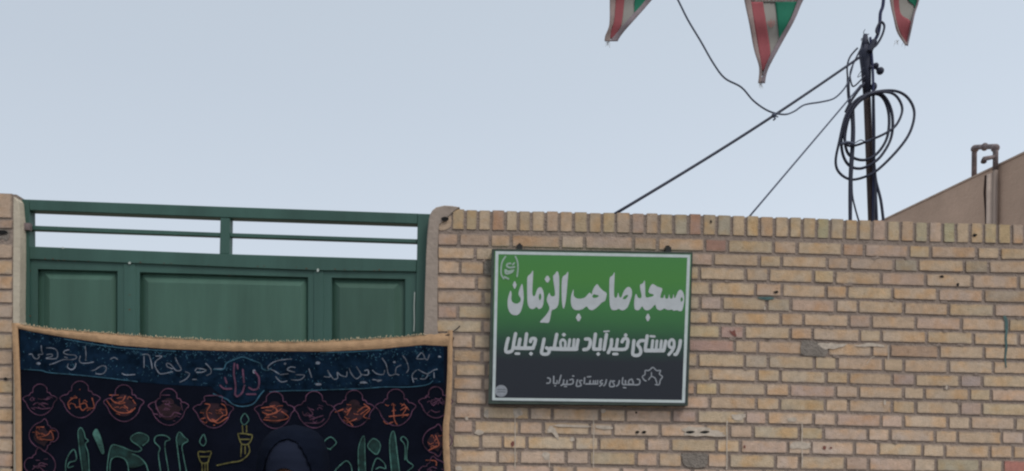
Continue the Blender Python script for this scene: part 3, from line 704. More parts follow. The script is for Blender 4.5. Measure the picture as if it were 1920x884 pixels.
# embroidery
LAY = [0.0024]
def clusters(items, gap):
    par = list(range(len(items)))
    def fd(i):
        while par[i] != i: i = par[i]
        return i
    dn = []
    for _, p in items:
        q = []
        for a, b in zip(p, p[1:]+p[-1:]):
            for k in range(5): q.append((a[0]+(b[0]-a[0])*k/5, a[1]+(b[1]-a[1])*k/5))
        dn.append(q)
    for i in range(len(items)):
        for j in range(i):
            if fd(i) != fd(j) and any((a[0]-b[0])**2+(a[1]-b[1])**2 < gap*gap for a in dn[i] for b in dn[j]): par[fd(i)] = fd(j)
    g = {}
    for i in range(len(items)): g.setdefault(fd(i), []).append(items[i][0])
    return list(g.values())
def emb(name, strokes, m, wpx, fill=(), m2=None, split=0):
    if split:
        o = None
        for g in clusters([(q, q) for q in strokes], split): o = emb(name, g, m, wpx)
        for q in fill: o = emb(name, [], m, wpx, [q])
        return o
    mb = MB()
    for s in strokes:
        LAY[0] += .00001
        stroke(mb, s, wpx, surfB, LAY[0], seg=4)
    for q in fill:
        LAY[0] += .00001
        fillpoly(mb, q, [], surfB, LAY[0])
    return mb.build(name, m, ban)
def ZL(ox, oy, sc, lst): return [Z(ox, oy, sc, s) for s in lst]
T1 = ZL(30, 630, 9.6, [[(455, 175), (460, 270), (480, 330), (400, 340), (420, 380), (370, 420), (310, 380), (290, 330), (230, 335)], [(540, 220), (640, 220), (720, 250), (750, 320), (720, 410), (540, 410)],
  [(550, 340), (640, 330), (650, 370), (540, 400)], [(960, 250), (880, 270), (860, 310), (940, 340), (1060, 350), (1090, 400), (1000, 430), (850, 430), (700, 490), (600, 520)], [(870, 380), (930, 400)],
  [(940, 500), (930, 570), (1000, 610), (1060, 570), (1080, 490)], [(1245, 190), (1260, 350), (1250, 450)], [(1160, 360), (1140, 440), (1180, 490), (1300, 490), (1400, 470)],
  [(1360, 630), (1430, 610), (1470, 580), (1550, 540), (1620, 560), (1610, 640), (1540, 690), (1430, 680)], [(1700, 420), (1770, 390), (1830, 430)]])
T1 += ZL(220, 640, 9.6, [[(450, 245), (560, 245), (610, 380), (630, 500)], [(480, 270), (480, 480)], [(690, 270), (800, 270), (760, 310), (690, 370), (680, 450), (740, 560), (800, 590), (1000, 550)],
  [(1040, 290), (1090, 400), (1150, 510), (1060, 530), (960, 420), (890, 400), (900, 460), (1000, 500)], [(1590, 400), (1680, 500), (1680, 580), (1600, 620)], [(1400, 540), (1440, 490), (1600, 520), (1520, 560), (1420, 560)],
  [(1220, 550), (1300, 590), (1240, 680), (1120, 740)], [(80, 580), (160, 610), (320, 600)], [(1350, 690), (1430, 690)], [(1740, 500), (1900, 500)]])
T1 += ZL(400, 650, 9.6, [[(1410, 225), (1180, 250), (1040, 310), (980, 390), (1080, 430), (1190, 500)], [(1120, 540), (1170, 600), (1230, 640), (1330, 620)], [(1480, 380), (1390, 370), (1330, 420), (1470, 465)],
  [(1200, 510), (1350, 490)], [(1480, 510), (1640, 520), (1560, 600), (1400, 600)], [(1720, 400), (1770, 560)]])
T1 += ZL(580, 640, 7.365, [[(200, 490), (290, 490), (250, 400), (330, 520), (390, 510), (385, 430), (430, 470), (510, 490), (520, 420)], [(550, 370), (580, 450), (650, 520), (720, 470)],
  [(650, 350), (700, 430), (720, 460), (810, 465), (810, 400), (760, 410)], [(870, 400), (930, 450), (1020, 460), (1040, 400)], [(870, 530), (960, 540), (1000, 540), (940, 560)], [(700, 580), (800, 575)],
  [(1000, 230), (1060, 320), (1090, 450), (1130, 475), (1190, 455), (1240, 470)], [(1190, 450), (1200, 370), (1270, 330)], [(1290, 200), (1340, 270), (1370, 380), (1340, 440)],
  [(1480, 400), (1420, 470), (1440, 570)], [(1440, 520), (1490, 520)], [(1500, 390), (1590, 440), (1640, 450), (1720, 400), (1770, 390)], [(1640, 460), (1600, 520), (1530, 520)], [(1720, 430), (1725, 510)],
  [(1480, 240), (1550, 160), (1590, 240), (1480, 245)], [(1600, 240), (1630, 260), (1660, 180)], [(1780, 220), (1820, 220)]])
dots = [(72, 682, 5, 2.8), (534.5, 682.5, 2.6, 2.4), (596, 681, 5, 3.2), (597, 721, 7, 2.8), (681, 717.5, 7, 2.6), (710, 714, 5, 2.4), (739.5, 679.5, 3, 2.4), (476.5, 697, 3.4, 4.4), (824, 669, 3, 2)]
emb('verse_word', T1, M_t_pale, 1.6, split=2.2)
for d in dots:
    mb = MB(); blob(mb, d[0], d[1], d[2]*.85, d[3]*.85, surfB, LAY[0]); mb.build('verse_dot', M_t_pale, ban)
rr = random.Random(5); mb = MB()
for _ in range(520):      # tiny sprigs worked along the band
    x = rr.uniform(42, 826); a = lin(topd, x); b_ = lin(bandbot, x); t = rr.choice((rr.uniform(.02, .22), rr.uniform(.05, .98)))
    y = a+(b_-a)*t; an = rr.uniform(0, 3.1); l_ = rr.uniform(1.5, 4.5)
    stroke(mb, [(x, y), (x+l_*math.cos(an), y+l_*math.sin(an))], 1.1, surfB, .0022, smooth=False)
o = mb.build('sprig_stitching', M_t_teal, ban); o['kind'] = 'stuff'
emb('band_piping', [[(45, 693), (77, 695), (92, 699), (140, 703), (190, 708), (225, 712), (258, 716)], [(505, 735), (540, 733), (580, 732.5), (620, 731), (680, 729), (720, 726), (765, 726), (800, 722), (812, 714)],
    [(600, 661.5), (660, 660), (720, 656)], [(120, 636), (220, 652), (330, 659)]], M_t_teal, 1.7, split=2)
med = Z(400, 650, 9.6, [(0, 410), (180, 410), (240, 300), (420, 220), (540, 190), (700, 250), (850, 310), (880, 400), (980, 430), (1040, 390)])
med2 = Z(250, 720, 8, [(1200, 150), (1270, 180), (1400, 230), (1500, 310), (1640, 340), (1800, 300), (1900, 170), (1960, 100)])
emb('centre_medallion', [med, med2], M_t_teal, 2.2, split=2)
emb('centre_letter', ZL(400, 650, 9.6, [[(380, 310), (370, 490), (400, 700), (390, 870)], [(430, 330), (440, 400)], [(530, 420), (550, 650)], [(740, 450), (820, 560), (810, 740), (720, 780), (640, 740)], [(210, 560), (240, 660)], [(600, 860), (760, 860)], [(120, 700), (200, 760), (330, 760)], [(400, 870), (430, 900), (520, 830), (560, 700)]]), M_t_purple, 3.2, split=3)
# medallions along the row and down both sides
cent = [(75, 752, .6), (150, 752, 1), (232, 759, 1), (316, 766, 1), (400, 771, 1), (515, 772, 1), (589, 771, 1), (664, 769, 1), (742, 767, 1), (817, 757, .8), (80, 816, 1), (77, 872, 1), (818, 826, .9), (816, 888, 1)]
inner = {
 1: ZL(30, 710, 8, [[(950, 300), (960, 420), (1000, 480), (1060, 440), (1170, 440), (1140, 290)], [(960, 390), (1040, 370), (1070, 430)], [(810, 460), (780, 370), (850, 300), (920, 290)], [(950, 165), (965, 165)]]),
 2: ZL(30, 710, 8, [[(1400, 250), (1540, 250)], [(1420, 300), (1500, 370), (1600, 330), (1640, 260)], [(1360, 330), (1450, 450), (1550, 510), (1700, 510), (1790, 440)], [(1750, 320), (1790, 380)], [(1620, 400), (1680, 450)], [(1480, 350), (1560, 380), (1640, 360)]]),
 3: ZL(250, 720, 8, [[(410, 170), (550, 170)], [(430, 260), (540, 260), (520, 310), (470, 300)], [(330, 250), (350, 360), (430, 480), (560, 490), (620, 430), (720, 460)], [(710, 280), (740, 400)], [(600, 555), (630, 560)], [(310, 450), (370, 460)]]),
 4: ZL(250, 720, 8, [[(1070, 300), (1150, 320), (1100, 420), (1140, 540), (1230, 560), (1340, 480), (1400, 460), (1380, 340), (1320, 300)], [(1180, 530), (1270, 590), (1420, 500)], [(1200, 620), (1225, 620)], [(1000, 430), (1060, 440)], [(1010, 530), (1080, 510)]]),
 5: ZL(460, 720, 5.053, [[(150, 230), (270, 220), (300, 270), (200, 300)], [(170, 340), (300, 350), (410, 320), (340, 260)], [(160, 270), (230, 290), (310, 260)], [(190, 250), (250, 255)]]),
 6: ZL(460, 720, 5.053, [[(540, 260), (560, 300), (640, 290), (590, 220)], [(560, 370), (700, 370), (750, 330)], [(610, 340), (740, 300)], [(600, 230), (650, 250)]]),
 7: ZL(460, 720, 5.053, [[(850, 270), (930, 240)], [(940, 310), (1020, 400)], [(960, 370), (1060, 330)], [(1060, 270), (1120, 220), (1170, 230), (1090, 290)], [(1120, 190), (1180, 240), (1120, 310), (1180, 330)], [(1000, 230), (960, 300)]]),
 8: ZL(460, 720, 5.053, [[(1405, 190), (1410, 330), (1440, 390)], [(1360, 310), (1550, 290)], [(1470, 250), (1530, 220), (1490, 290)], [(1310, 350), (1340, 380), (1400, 360)]]),
 10: ZL(30, 770, 7.385, [[(280, 230), (390, 230)], [(280, 300), (310, 380), (500, 410), (510, 350), (480, 290), (430, 340), (310, 370)], [(270, 280), (330, 330)]]),
 12: ZL(590, 780, 7.68, [[(1740, 280), (1790, 420), (1700, 470), (1640, 500)], [(1730, 560), (1750, 560)], [(1600, 640), (1740, 650), (1750, 720)], [(1760, 430), (1650, 490)]])}
for k, (cx, cy, wt) in enumerate(cent):
    sc = 1.0 if k not in (0, 9) else .85
    o_ = [(-38, -5), (-30, -11), (-24, -12), (-20, -18), (-16, -19), (-15, -28), (-8, -35), (0, -37), (8, -35), (15, -28), (16, -19), (21, -18), (25, -12), (30, -11), (38, -5), (31, 4), (27, 15), (18, 25), (7, 31), (-5, 31), (-17, 25), (-26, 15), (-31, 4), (-38, -5)]
    if k in (4,): o_ = [q for q in o_ if q[1] > -30]
    if k >= 10: o_ = [(y*.85, x*.85) for x, y in o_] if k % 2 else [(-y*.8, x*.8) for x, y in o_]
    ring = [(cx+x*sc, cy+y*sc) for x, y in o_]
    r0 = emb('medallion', [ring], M_t_purple, 1.5)
    if k in (2, 3, 4, 5, 7, 10, 12):
        LAY[0] += .00001; mb = MB(); fillpoly(mb, [(cx+x*.66*sc, cy+3+y*.6*sc) for x, y in o_[:-1]], [], surfB, .0020)
        q = mb.build('medallion_ground', M_t_maroon); q.parent = r0
    st = inner.get(k)
    if st is None:
        rr = random.Random(k); st = []
        for _ in range(4):
            x0 = cx+rr.uniform(-18, 0); y0 = cy+rr.uniform(-12, 14); st.append([(x0, y0), (x0+rr.uniform(4, 12), y0+rr.uniform(-8, 8)), (x0+rr.uniform(12, 24), y0+rr.uniform(-5, 5))])
    mb = MB()
    for s in st: LAY[0] += .00001; stroke(mb, s, 1.7, surfB, LAY[0])
    rr = random.Random(70+k)
    for _ in range(7):
        x0 = cx+rr.uniform(-21, 15); y0 = cy+rr.uniform(-13, 19); LAY[0] += .00001
        stroke(mb, [(x0, y0), (x0+rr.uniform(2, 6), y0+rr.uniform(-5, 5)), (x0+rr.uniform(6, 12), y0+rr.uniform(-3, 3))], 1.1, surfB, LAY[0])
    q = mb.build('medallion_lettering', M_t_orange if k in (1, 2, 4, 5, 10, 7, 8, 12) else M_t_purple); q.parent = r0; q['kind'] = 'stuff'
# big sea-green calligraphy and the two lamps
gl = ZL(30, 770, 7.385, [[(930, 900), (890, 620), (870, 450), (860, 290), (900, 240), (940, 300), (960, 380), (1000, 420), (960, 470), (1000, 600), (1015, 900)], [(1110, 260), (1070, 320), (1100, 400), (1190, 590), (1215, 560), (1180, 400), (1140, 300), (1110, 260)],
  [(690, 900), (690, 720), (740, 600), (800, 540), (830, 600), (830, 690), (740, 720), (720, 790), (800, 770)], [(1260, 900), (1270, 720), (1320, 490), (1450, 500), (1600, 560), (1690, 570), (1740, 540), (1700, 490), (1600, 420), (1600, 360), (1700, 310), (1820, 350), (1830, 420), (1750, 490)],
  [(1300, 900), (1310, 700), (1390, 640), (1500, 670), (1550, 760), (1560, 900)], [(1600, 600), (1700, 640), (1790, 730), (1830, 842), (1840, 900)]])
gl += ZL(270, 770, 7.385, [[(350, 900), (300, 600), (290, 500), (300, 430), (360, 400), (300, 350), (200, 345), (150, 380), (150, 440), (220, 520), (200, 620), (240, 900)], [(510, 900), (460, 500), (450, 380), (490, 300), (560, 370), (610, 420), (530, 480), (540, 600), (600, 900)]])
gl += ZL(590, 780, 7.68, [[(210, 310), (140, 370), (150, 430), (210, 480), (290, 420), (310, 380), (260, 320), (210, 310)], [(215, 480), (235, 488)], [(840, 330), (770, 410), (780, 470), (890, 555), (945, 450), (920, 370), (840, 330)],
  [(640, 880), (630, 480), (710, 290), (725, 600), (735, 880)], [(270, 860), (290, 799), (340, 740), (450, 650), (520, 710), (545, 860)], [(810, 870), (840, 720), (900, 610), (1000, 680), (1020, 760), (940, 740), (880, 770)],
  [(1115, 870), (1080, 480), (1090, 300), (1130, 220), (1160, 300), (1190, 550), (1230, 870)], [(1300, 640), (1300, 430), (1240, 340), (1280, 300), (1340, 370), (1330, 500), (1330, 640), (1420, 720), (1340, 799), (1330, 870)]])
gfill = [Z(30, 770, 7.385, [(1110, 270), (1078, 322), (1105, 395), (1195, 580), (1205, 550), (1172, 400), (1138, 310)]),
         Z(30, 770, 7.385, [(1320, 500), (1450, 510), (1600, 575), (1700, 650), (1780, 740), (1600, 800), (1550, 740), (1500, 660), (1390, 630), (1305, 690)]),
         Z(590, 780, 7.68, [(840, 345), (783, 412), (790, 460), (885, 540), (932, 450), (910, 380)]), Z(590, 780, 7.68, [(1130, 240), (1095, 310), (1090, 480), (1120, 799), (1210, 799), (1180, 550), (1152, 310)]),
         Z(30, 770, 7.385, [(1700, 325), (1612, 370), (1612, 415), (1700, 478), (1750, 475), (1815, 415), (1808, 360)]), Z(590, 780, 7.68, [(640, 850), (645, 480), (705, 320), (715, 600), (720, 850)]),
         Z(270, 770, 7.385, [(490, 320), (460, 390), (475, 480), (520, 470), (590, 420), (550, 375)]), Z(30, 770, 7.385, [(900, 260), (870, 300), (885, 450), (940, 850), (1000, 850), (950, 470), (925, 320)])]
emb('letter_outline', gl, M_t_green, 1.9, split=2)
LAY[0] -= .001
emb('letter_ground', [], M_t_dgreen, 1, fill=gfill, split=1)
LAY[0] += .001
mb = MB(); LAY[0] += .0001; fillpoly(mb, gfill[0], [], surfB, LAY[0]); mb.build('filled_stroke', M_t_green, ban)
lam = ZL(270, 770, 7.385, [[(820, 330), (770, 430), (820, 490), (860, 430), (830, 330)]])
lam2 = ZL(270, 770, 7.385, [[(750, 580), (840, 575), (930, 570), (900, 670), (880, 720), (790, 720), (750, 580)], [(800, 720), (810, 900)], [(880, 720), (880, 900)], [(1360, 210), (1370, 310)], [(1420, 210), (1420, 300)],
   [(1300, 320), (1380, 320), (1440, 330), (1500, 350), (1450, 460), (1350, 460), (1300, 330)], [(1440, 460), (1460, 580), (1350, 690), (1200, 720), (1010, 760)], [(1350, 470), (1340, 640)], [(1330, 400), (1460, 400)], [(780, 640), (900, 640)], [(845, 730), (845, 890)], [(1400, 500), (1400, 600)]])
emb('lamp_flame', lam+ZL(270, 770, 7.385, [[(1395, 40), (1340, 130), (1385, 200), (1450, 130), (1395, 40)]]), M_t_green, 1.7, split=2)
emb('lamp', lam2, M_t_olive, 2.2, split=6)

# ------------------------------------------------------------------ sign
SY = -.047
def surfS(x, y, l=0): return at(x, y, SY-.0006-l)
sign = thing('sign', 'green and black rectangular sign with white Persian lettering mounted on the brick wall', 'sign', tuple(at(1106, 757, 0)))
mb = MB(); mb.prism([at(x, y, SY) for x, y in ((922, 467), (1299, 473.3), (1290, 761), (915.5, 757.5))], -SY-.004, bev=.0025)
obj('board', mb.v, mb.f, M_board, sign)
oo = [(922, 467), (1299, 473.3), (1290, 761), (915.5, 757.5)]; oi = [(927.5, 470.8), (1296, 477), (1286.5, 757.3), (921.2, 752.8)]
mb = MB(); mb.add([at(x, y, SY-.0004) for x, y in oo+oi], [(i, (i+1) % 4, 4+(i+1) % 4, 4+i) for i in range(4)])
obj('frame_edge', mb.v, mb.f, mat('sign_edge', (.045, .062, .050), .6, var=.3, vscale=20), sign)
o4 = [(929, 471.3), (1294.5, 478), (1284.3, 755.8), (922.8, 751)]; i4 = [(934.6, 477), (1288.6, 483.4), (1278.8, 750.6), (928.4, 746.2)]
mb = MB(); mb.add([surfS(x, y) for x, y in o4+i4], [(i, (i+1) % 4, 4+(i+1) % 4, 4+i) for i in range(4)]); mb.build('white_border', M_whiteline, sign)
for cx, cy in ((974, 466), (1252, 470)):
    mb = MB(); p = at(cx, cy, SY+.02); mb.box(p.x-.013, p.x+.013, SY+.005, .0, p.z-.012, p.z+.012)
    mb.tube([p+Vector((0, -.012, .012)), p+Vector((0, .02, .02)), p+Vector((0, .05, .02))], .008, 8); mb.build('clamp', M_dark, sign)
SL = [.0002]
def letter(name, parts, m, split=0):
    if split:
        its = [(p, [(p[1][0], p[1][1])]*2 if p[0] == 'd' else list(p[1])) for p in parts]
        for g in clusters(its, split): letter('letter', g, m)
        return
    mb = MB()
    for kind, *a in parts:
        SL[0] += .000012
        if kind == 'f': fillpoly(mb, a[0], a[1] if len(a) > 1 else [], surfS, SL[0])
        elif kind == 's': stroke(mb, a[0], a[1], surfS, SL[0])
        elif kind == 'd':
            (cx, cy, rx, ry) = a[0]; mb.add([surfS(cx-rx, cy, SL[0]), surfS(cx-rx*.3, cy-ry, SL[0]), surfS(cx+rx*.3, cy-ry, SL[0]), surfS(cx+rx, cy, SL[0]), surfS(cx+rx*.3, cy+ry, SL[0]), surfS(cx-rx*.3, cy+ry, SL[0])], [(0, 1, 2, 3, 4, 5)])
    return mb.build(name, m, sign)
A = lambda pts: Z(930, 500, 7.367, pts)
Bz = lambda pts: Z(1110, 500, 7.367, pts)
def dA(x, y, rx, ry): return (930+x/7.367, 500+y/7.367, rx/7.367, ry/7.367)
def dB(x, y, rx, ry): return (1110+x/7.367, 500+y/7.367, rx/7.367, ry/7.367)
letter('title_lettering', [
 ('f', A([(200, 335), (172, 410), (160, 480), (166, 570), (195, 640), (240, 670), (300, 668), (345, 615), (376, 500), (382, 400), (374, 300), (360, 240), (330, 300), (310, 380), (340, 440), (338, 480), (300, 512), (250, 508), (220, 480), (212, 440), (216, 380)])),
 ('d', dA(258, 256, 28, 50)),
 ('f', A([(512, 60), (480, 100), (440, 135), (430, 200), (430, 350), (434, 480), (450, 555), (490, 588), (530, 582), (558, 560), (590, 588), (625, 575), (650, 530), (662, 430), (655, 350), (630, 295), (600, 288), (570, 315), (550, 375), (530, 410), (508, 400), (502, 340), (508, 200)]), [A([(605, 375), (590, 420), (602, 466), (622, 445), (624, 395)])]),
 ('f', A([(845, 66), (810, 110), (788, 135), (795, 210), (808, 300), (815, 395), (780, 415), (752, 400), (736, 365), (706, 425), (702, 475), (725, 530), (738, 580), (720, 630), (670, 695), (606, 768), (660, 776), (728, 775), (752, 700), (770, 608), (805, 592), (845, 560), (868, 480), (874, 300), (874, 170), (864, 100)])),
 ('d', dA(710, 175, 38, 46)),
 ('f', A([(995, 72), (965, 110), (925, 140), (908, 210), (906, 380), (914, 520), (930, 582), (950, 545), (970, 430), (985, 250), (996, 130)])),
 ('f', A([(1068, 318), (1042, 390), (1032, 470), (1045, 550), (1080, 596), (1140, 604), (1200, 588), (1250, 552), (1290, 595), (1340, 602), (1400, 560), (1460, 500), (1505, 475), (1522, 425), (1528, 370), (1480, 335), (1430, 285), (1400, 245), (1365, 275), (1335, 330), (1322, 385), (1295, 362), (1262, 392), (1225, 430), (1160, 446), (1105, 436), (1074, 400), (1072, 350)]), [A([(1330, 412), (1352, 384), (1380, 392), (1418, 402), (1400, 426), (1350, 436)])]),
 ('d', dA(1140, 705, 38, 52)),
 ('f', Bz([(312, 85), (285, 125), (248, 152), (240, 230), (240, 400), (246, 530), (268, 590), (305, 605), (345, 598), (368, 584), (400, 603), (440, 603), (490, 565), (525, 480), (552, 390), (545, 315), (510, 283), (470, 300), (435, 350), (405, 425), (378, 420), (362, 362), (345, 422), (318, 432), (305, 390), (306, 280)]), [Bz([(425, 438), (465, 398), (500, 400), (478, 436), (448, 456)])]),
 ('f', Bz([(728, 195), (700, 235), (664, 255), (668, 320), (686, 415), (660, 440), (632, 425), (608, 378), (590, 430), (582, 520), (592, 590), (630, 606), (660, 592), (692, 552), (722, 592), (762, 608), (815, 585), (872, 528), (892, 582), (935, 606), (975, 594), (1000, 580), (1040, 600), (1080, 600), (1105, 596), (1130, 612), (1170, 604), (1205, 616), (1240, 612), (1262, 550), (1276, 450), (1262, 365), (1225, 322), (1190, 345), (1168, 395), (1140, 440), (1126, 380), (1112, 438), (1078, 440), (1066, 382), (1050, 440), (1014, 440), (1002, 384), (985, 432), (945, 430), (955, 370), (970, 305), (905, 280), (842, 243), (805, 275), (780, 345), (800, 372), (852, 388), (838, 412), (790, 425), (748, 428), (736, 380), (734, 280)]), [Bz([(1240, 425), (1222, 450), (1236, 492), (1256, 455)])]),
 ('d', dB(772, 705, 32, 50))], M_white, .5)
C = lambda pts: Z(930, 610, 10.667, pts); Dz = lambda pts: Z(1110, 610, 10.667, pts)
W = 6.3
letter('village_lettering', [
 ('s', C([(392, 170), (360, 330), (335, 480), (290, 530), (200, 530), (210, 400), (245, 265)]), W), ('s', C([(350, 455), (540, 462), (740, 460)]), W+.6), ('s', C([(480, 280), (450, 440)]), W), ('s', C([(612, 175), (580, 430)]), W),
 ('s', C([(690, 330), (710, 275), (785, 275), (780, 345), (745, 450)]), W), ('s', C([(395, 570), (460, 570)]), 5), ('d', (930+700/10.667, 610+572/10.667, 3.9, 3.4)),
 ('s', C([(962, 280), (930, 440), (915, 565), (1030, 575), (1065, 500), (1010, 455)]), W), ('s', C([(1215, 185), (1165, 450)]), W), ('s', C([(1080, 470), (1340, 478), (1610, 478)]), 7.4),
 ('s', C([(1300, 440), (1290, 340), (1335, 290), (1385, 340), (1380, 440)]), 5), ('d', (930+1357/10.667, 610+192/10.667, 4.2, 3.4)), ('s', C([(1475, 290), (1450, 450)]), 5.4), ('s', C([(1562, 290), (1545, 450)]), 5.4), ('s', C([(1640, 295), (1612, 450)]), W),
 ('s', C([(1790, 280), (1870, 285), (1885, 370), (1840, 470), (1755, 490)]), W),
 ('s', Dz([(68, 180), (30, 460)]), W), ('s', Dz([(35, 480), (165, 480)]), W), ('s', Dz([(175, 290), (155, 470)]), W), ('d', (1110+125/10.667, 610+578/10.667, 3.8, 3.4)),
 ('s', Dz([(290, 185), (240, 490)]), W), ('s', Dz([(240, 128), (340, 120)]), 2.8),
 ('s', Dz([(392, 290), (380, 420), (325, 550)]), W), ('s', Dz([(510, 285), (485, 450)]), 5.6), ('s', Dz([(400, 482), (660, 480), (712, 380), (712, 285), (640, 275), (600, 335)]), W), ('d', (1110+673/10.667, 610+202/10.667, 3.9, 3.6)), ('s', Dz([(430, 578), (505, 578)]), 5.2),
 ('s', Dz([(838, 310), (825, 450), (820, 590), (930, 600), (975, 540), (960, 460), (915, 390), (955, 320), (1030, 310)]), W), ('s', Dz([(1105, 215), (1065, 470)]), W), ('s', Dz([(1070, 508), (1430, 508)]), 7.2), ('s', Dz([(1215, 310), (1195, 480)]), 5.6), ('s', Dz([(1170, 222), (1250, 228)]), 4.4),
 ('s', Dz([(1300, 315), (1280, 480)]), 5.4), ('s', Dz([(1388, 315), (1370, 480)]), 5.4), ('s', Dz([(1475, 320), (1440, 490)]), W),
 ('s', Dz([(1640, 440), (1640, 330), (1595, 290), (1545, 340), (1545, 420), (1590, 455), (1635, 430), (1605, 510), (1535, 590)]), 5.6), ('s', Dz([(1768, 310), (1745, 450), (1690, 575), (1655, 585)]), W)], M_white, 4.5)
E5 = lambda pts: Z(1010, 680, 7.68, pts)
w3 = 2.7
letter('office_lettering', [('s', E5(q), w3) for q in (
 [(1420, 240), (1455, 255), (1450, 310), (1400, 325)], [(1340, 240), (1300, 262), (1300, 308), (1362, 308), (1345, 245)], [(1250, 262), (1250, 315)], [(1240, 320), (1400, 322)], [(1222, 362), (1255, 364)], [(1212, 222), (1206, 310), (1250, 320)],
 [(1162, 262), (1150, 315), (1120, 342)], [(1092, 268), (1060, 272), (1082, 308), (1088, 342), (1030, 348), (1022, 310), (1040, 262)], [(975, 250), (960, 310), (938, 335)], [(915, 258), (888, 272), (892, 302), (918, 298), (905, 322), (878, 340)],
 [(680, 310), (852, 310)], [(850, 262), (848, 305)], [(820, 265), (815, 305)], [(790, 265), (785, 305)], [(742, 262), (735, 305)], [(702, 208), (750, 204)], [(662, 220), (655, 305)], [(622, 260), (588, 266), (602, 300), (610, 332), (550, 345), (546, 300), (560, 252)],
 [(490, 196), (504, 196)], [(450, 252), (490, 242), (496, 290), (462, 315), (350, 316)], [(410, 262), (405, 310)], [(372, 346), (400, 346)], [(362, 252), (350, 312), (322, 332)], [(322, 185), (290, 300)], [(225, 302), (260, 302), (265, 262)], [(217, 200), (215, 300)], [(233, 336), (240, 336)], [(130, 222), (165, 238), (160, 290), (118, 300)])], M_grey)
Hh = lambda pts: Z(1190, 680, 16.07, pts)
letter('emblem', [('s', Hh([(345, 560), (290, 530), (230, 430), (310, 360), (320, 245), (430, 240), (550, 150), (660, 245), (780, 245), (745, 350), (835, 430), (770, 540), (735, 670), (620, 668)]), 2.3),
   ('s', Hh([(505, 290), (505, 420)]), 2.0), ('s', Hh([(420, 520), (505, 425), (610, 470), (650, 560), (670, 640)]), 2.3)], M_grey)
G6 = lambda pts: Z(920, 465, 12.63, pts)
M_hon = mat('sign_pale_green_print', (.30, .40, .34), .6, var=.15, vscale=60)
letter('honorific_lettering', [('s', G6([(350, 205), (275, 330), (245, 500), (255, 640), (310, 735)]), 3.0), ('s', G6([(585, 205), (635, 330), (645, 500), (625, 680)]), 3.0),
   ('s', G6([(470, 370), (400, 385), (385, 440), (460, 470), (560, 455)]), 3.6), ('s', G6([(560, 360), (520, 400)]), 3), ('s', G6([(540, 530), (470, 550), (400, 560), (350, 520), (360, 610), (450, 600), (520, 560)]), 3.6), ('s', G6([(330, 690), (420, 735)]), 3.6)], M_hon)
mb = MB(); SL[0] += .0003; blob(mb, 939.6, 733.6, 11.6, 11.4, surfS, SL[0], n=24); mb.build('round_sticker', M_grey, sign)
M_dg = mat('sticker_line', (.10, .115, .135), .6)
mb = MB(); SL[0] += .0002
for yy in (731, 735.5): stroke(mb, [(932, yy), (940, yy-.3), (948, yy+.2)], 1.4, surfS, SL[0])
mb.build('sticker_print', M_dg, sign)

# ------------------------------------------------------------------ pole, cables
PY = 1.0
P = lambda lst, Y=PY, ox=0, oy=0, sc=1: [at(ox+x/sc, oy+y/sc, Y) for x, y in lst]
ptop = at(1622, 84, PY); pmid = at(1634.5, 412, PY)
dirn = (pmid-ptop).normalized(); pbase = ptop+dirn*((ptop.z+.0)/-dirn.z)
pole = thing('utility_pole', 'thin rusty brown steel pole wrapped with cables, standing behind the brick wall', 'pole', tuple(pbase))
mb = MB(); mb.tube([pbase, pmid, ptop], [.023, .0215, .0205], 14); mb.build('pole_shaft', M_pole, pole, True)
mb = MB(); mb.tube([ptop+dirn*.30, ptop+dirn*.14, ptop+dirn*.05, ptop+dirn*.01], [.022, .029, .037, .026], 12)
mb.tube([ptop+Vector((0, 0, -.03)), ptop+Vector((0, 0, .06))], [.03, .012], 8)
mb.build('tape_wrap', M_cable, pole, True)
c6 = lambda l, Y=PY: crom(P(l, Y, 1540, 0, 4.42), 5); c7 = lambda l, Y=PY: crom(P(l, Y, 1540, 150, 3.275), 5)
mb = MB()
a = at(1540+425/4.42, 130, PY); mb.tube(c6([(400, 560), (450, 560), (470, 580)], PY-.03), .010, 8); mb.ell(at(1540+488/4.42, 590/4.42, PY-.03), (.022, .022, .022)); mb.ell(at(1540+450/4.42, 548/4.42, PY-.03), (.018, .02, .018))
mb.ell(at(1540+435/4.42, 720/4.42, PY), (.018, .02, .025))
mb.build('insulator', M_cable, pole, True)
mb = MB()
for q in ([(372, 300), (350, 275), (362, 245)], [(360, 330), (335, 320), (330, 340)], [(385, 320), (382, 290), (395, 285)]): mb.tube(c6(q), .0022, 5)
mb.build('wire_end', M_cable, pole, True)

def cable(name, paths, label, m=M_cable, kids=()):
    root = None
    mb = MB()
    for pts, r in paths: mb.tube(pts, r, 8)
    o = mb.build(name, m, None, True); tag(o, label, 'cable'); return o
coil = thing('cable_coil', 'big loose coil of black cable hanging on the thin pole', 'cable', tuple(at(1640, 260, PY-.06)))
loops = [([(330, 75), (450, 68), (530, 110), (571, 200), (545, 320), (470, 430), (350, 550), (270, 595), (180, 612), (110, 570), (88, 500), (110, 380), (150, 220), (220, 120), (330, 75)], .0078, -.055),
 ([(390, 75), (460, 100), (497, 180), (465, 270), (400, 325), (300, 370), (200, 405), (150, 390), (140, 300), (190, 180), (280, 95), (390, 75)], .0074, -.07),
 ([(340, 78), (400, 120), (436, 220), (430, 350), (380, 450), (320, 510), (240, 545), (170, 525), (130, 450), (125, 330), (165, 200), (250, 105), (340, 78)], .0082, -.045),
 ([(330, 88), (385, 120), (415, 220), (405, 350), (350, 445), (280, 490), (210, 485), (160, 445), (145, 350), (175, 220), (240, 130), (330, 88)], .0082, -.038)]
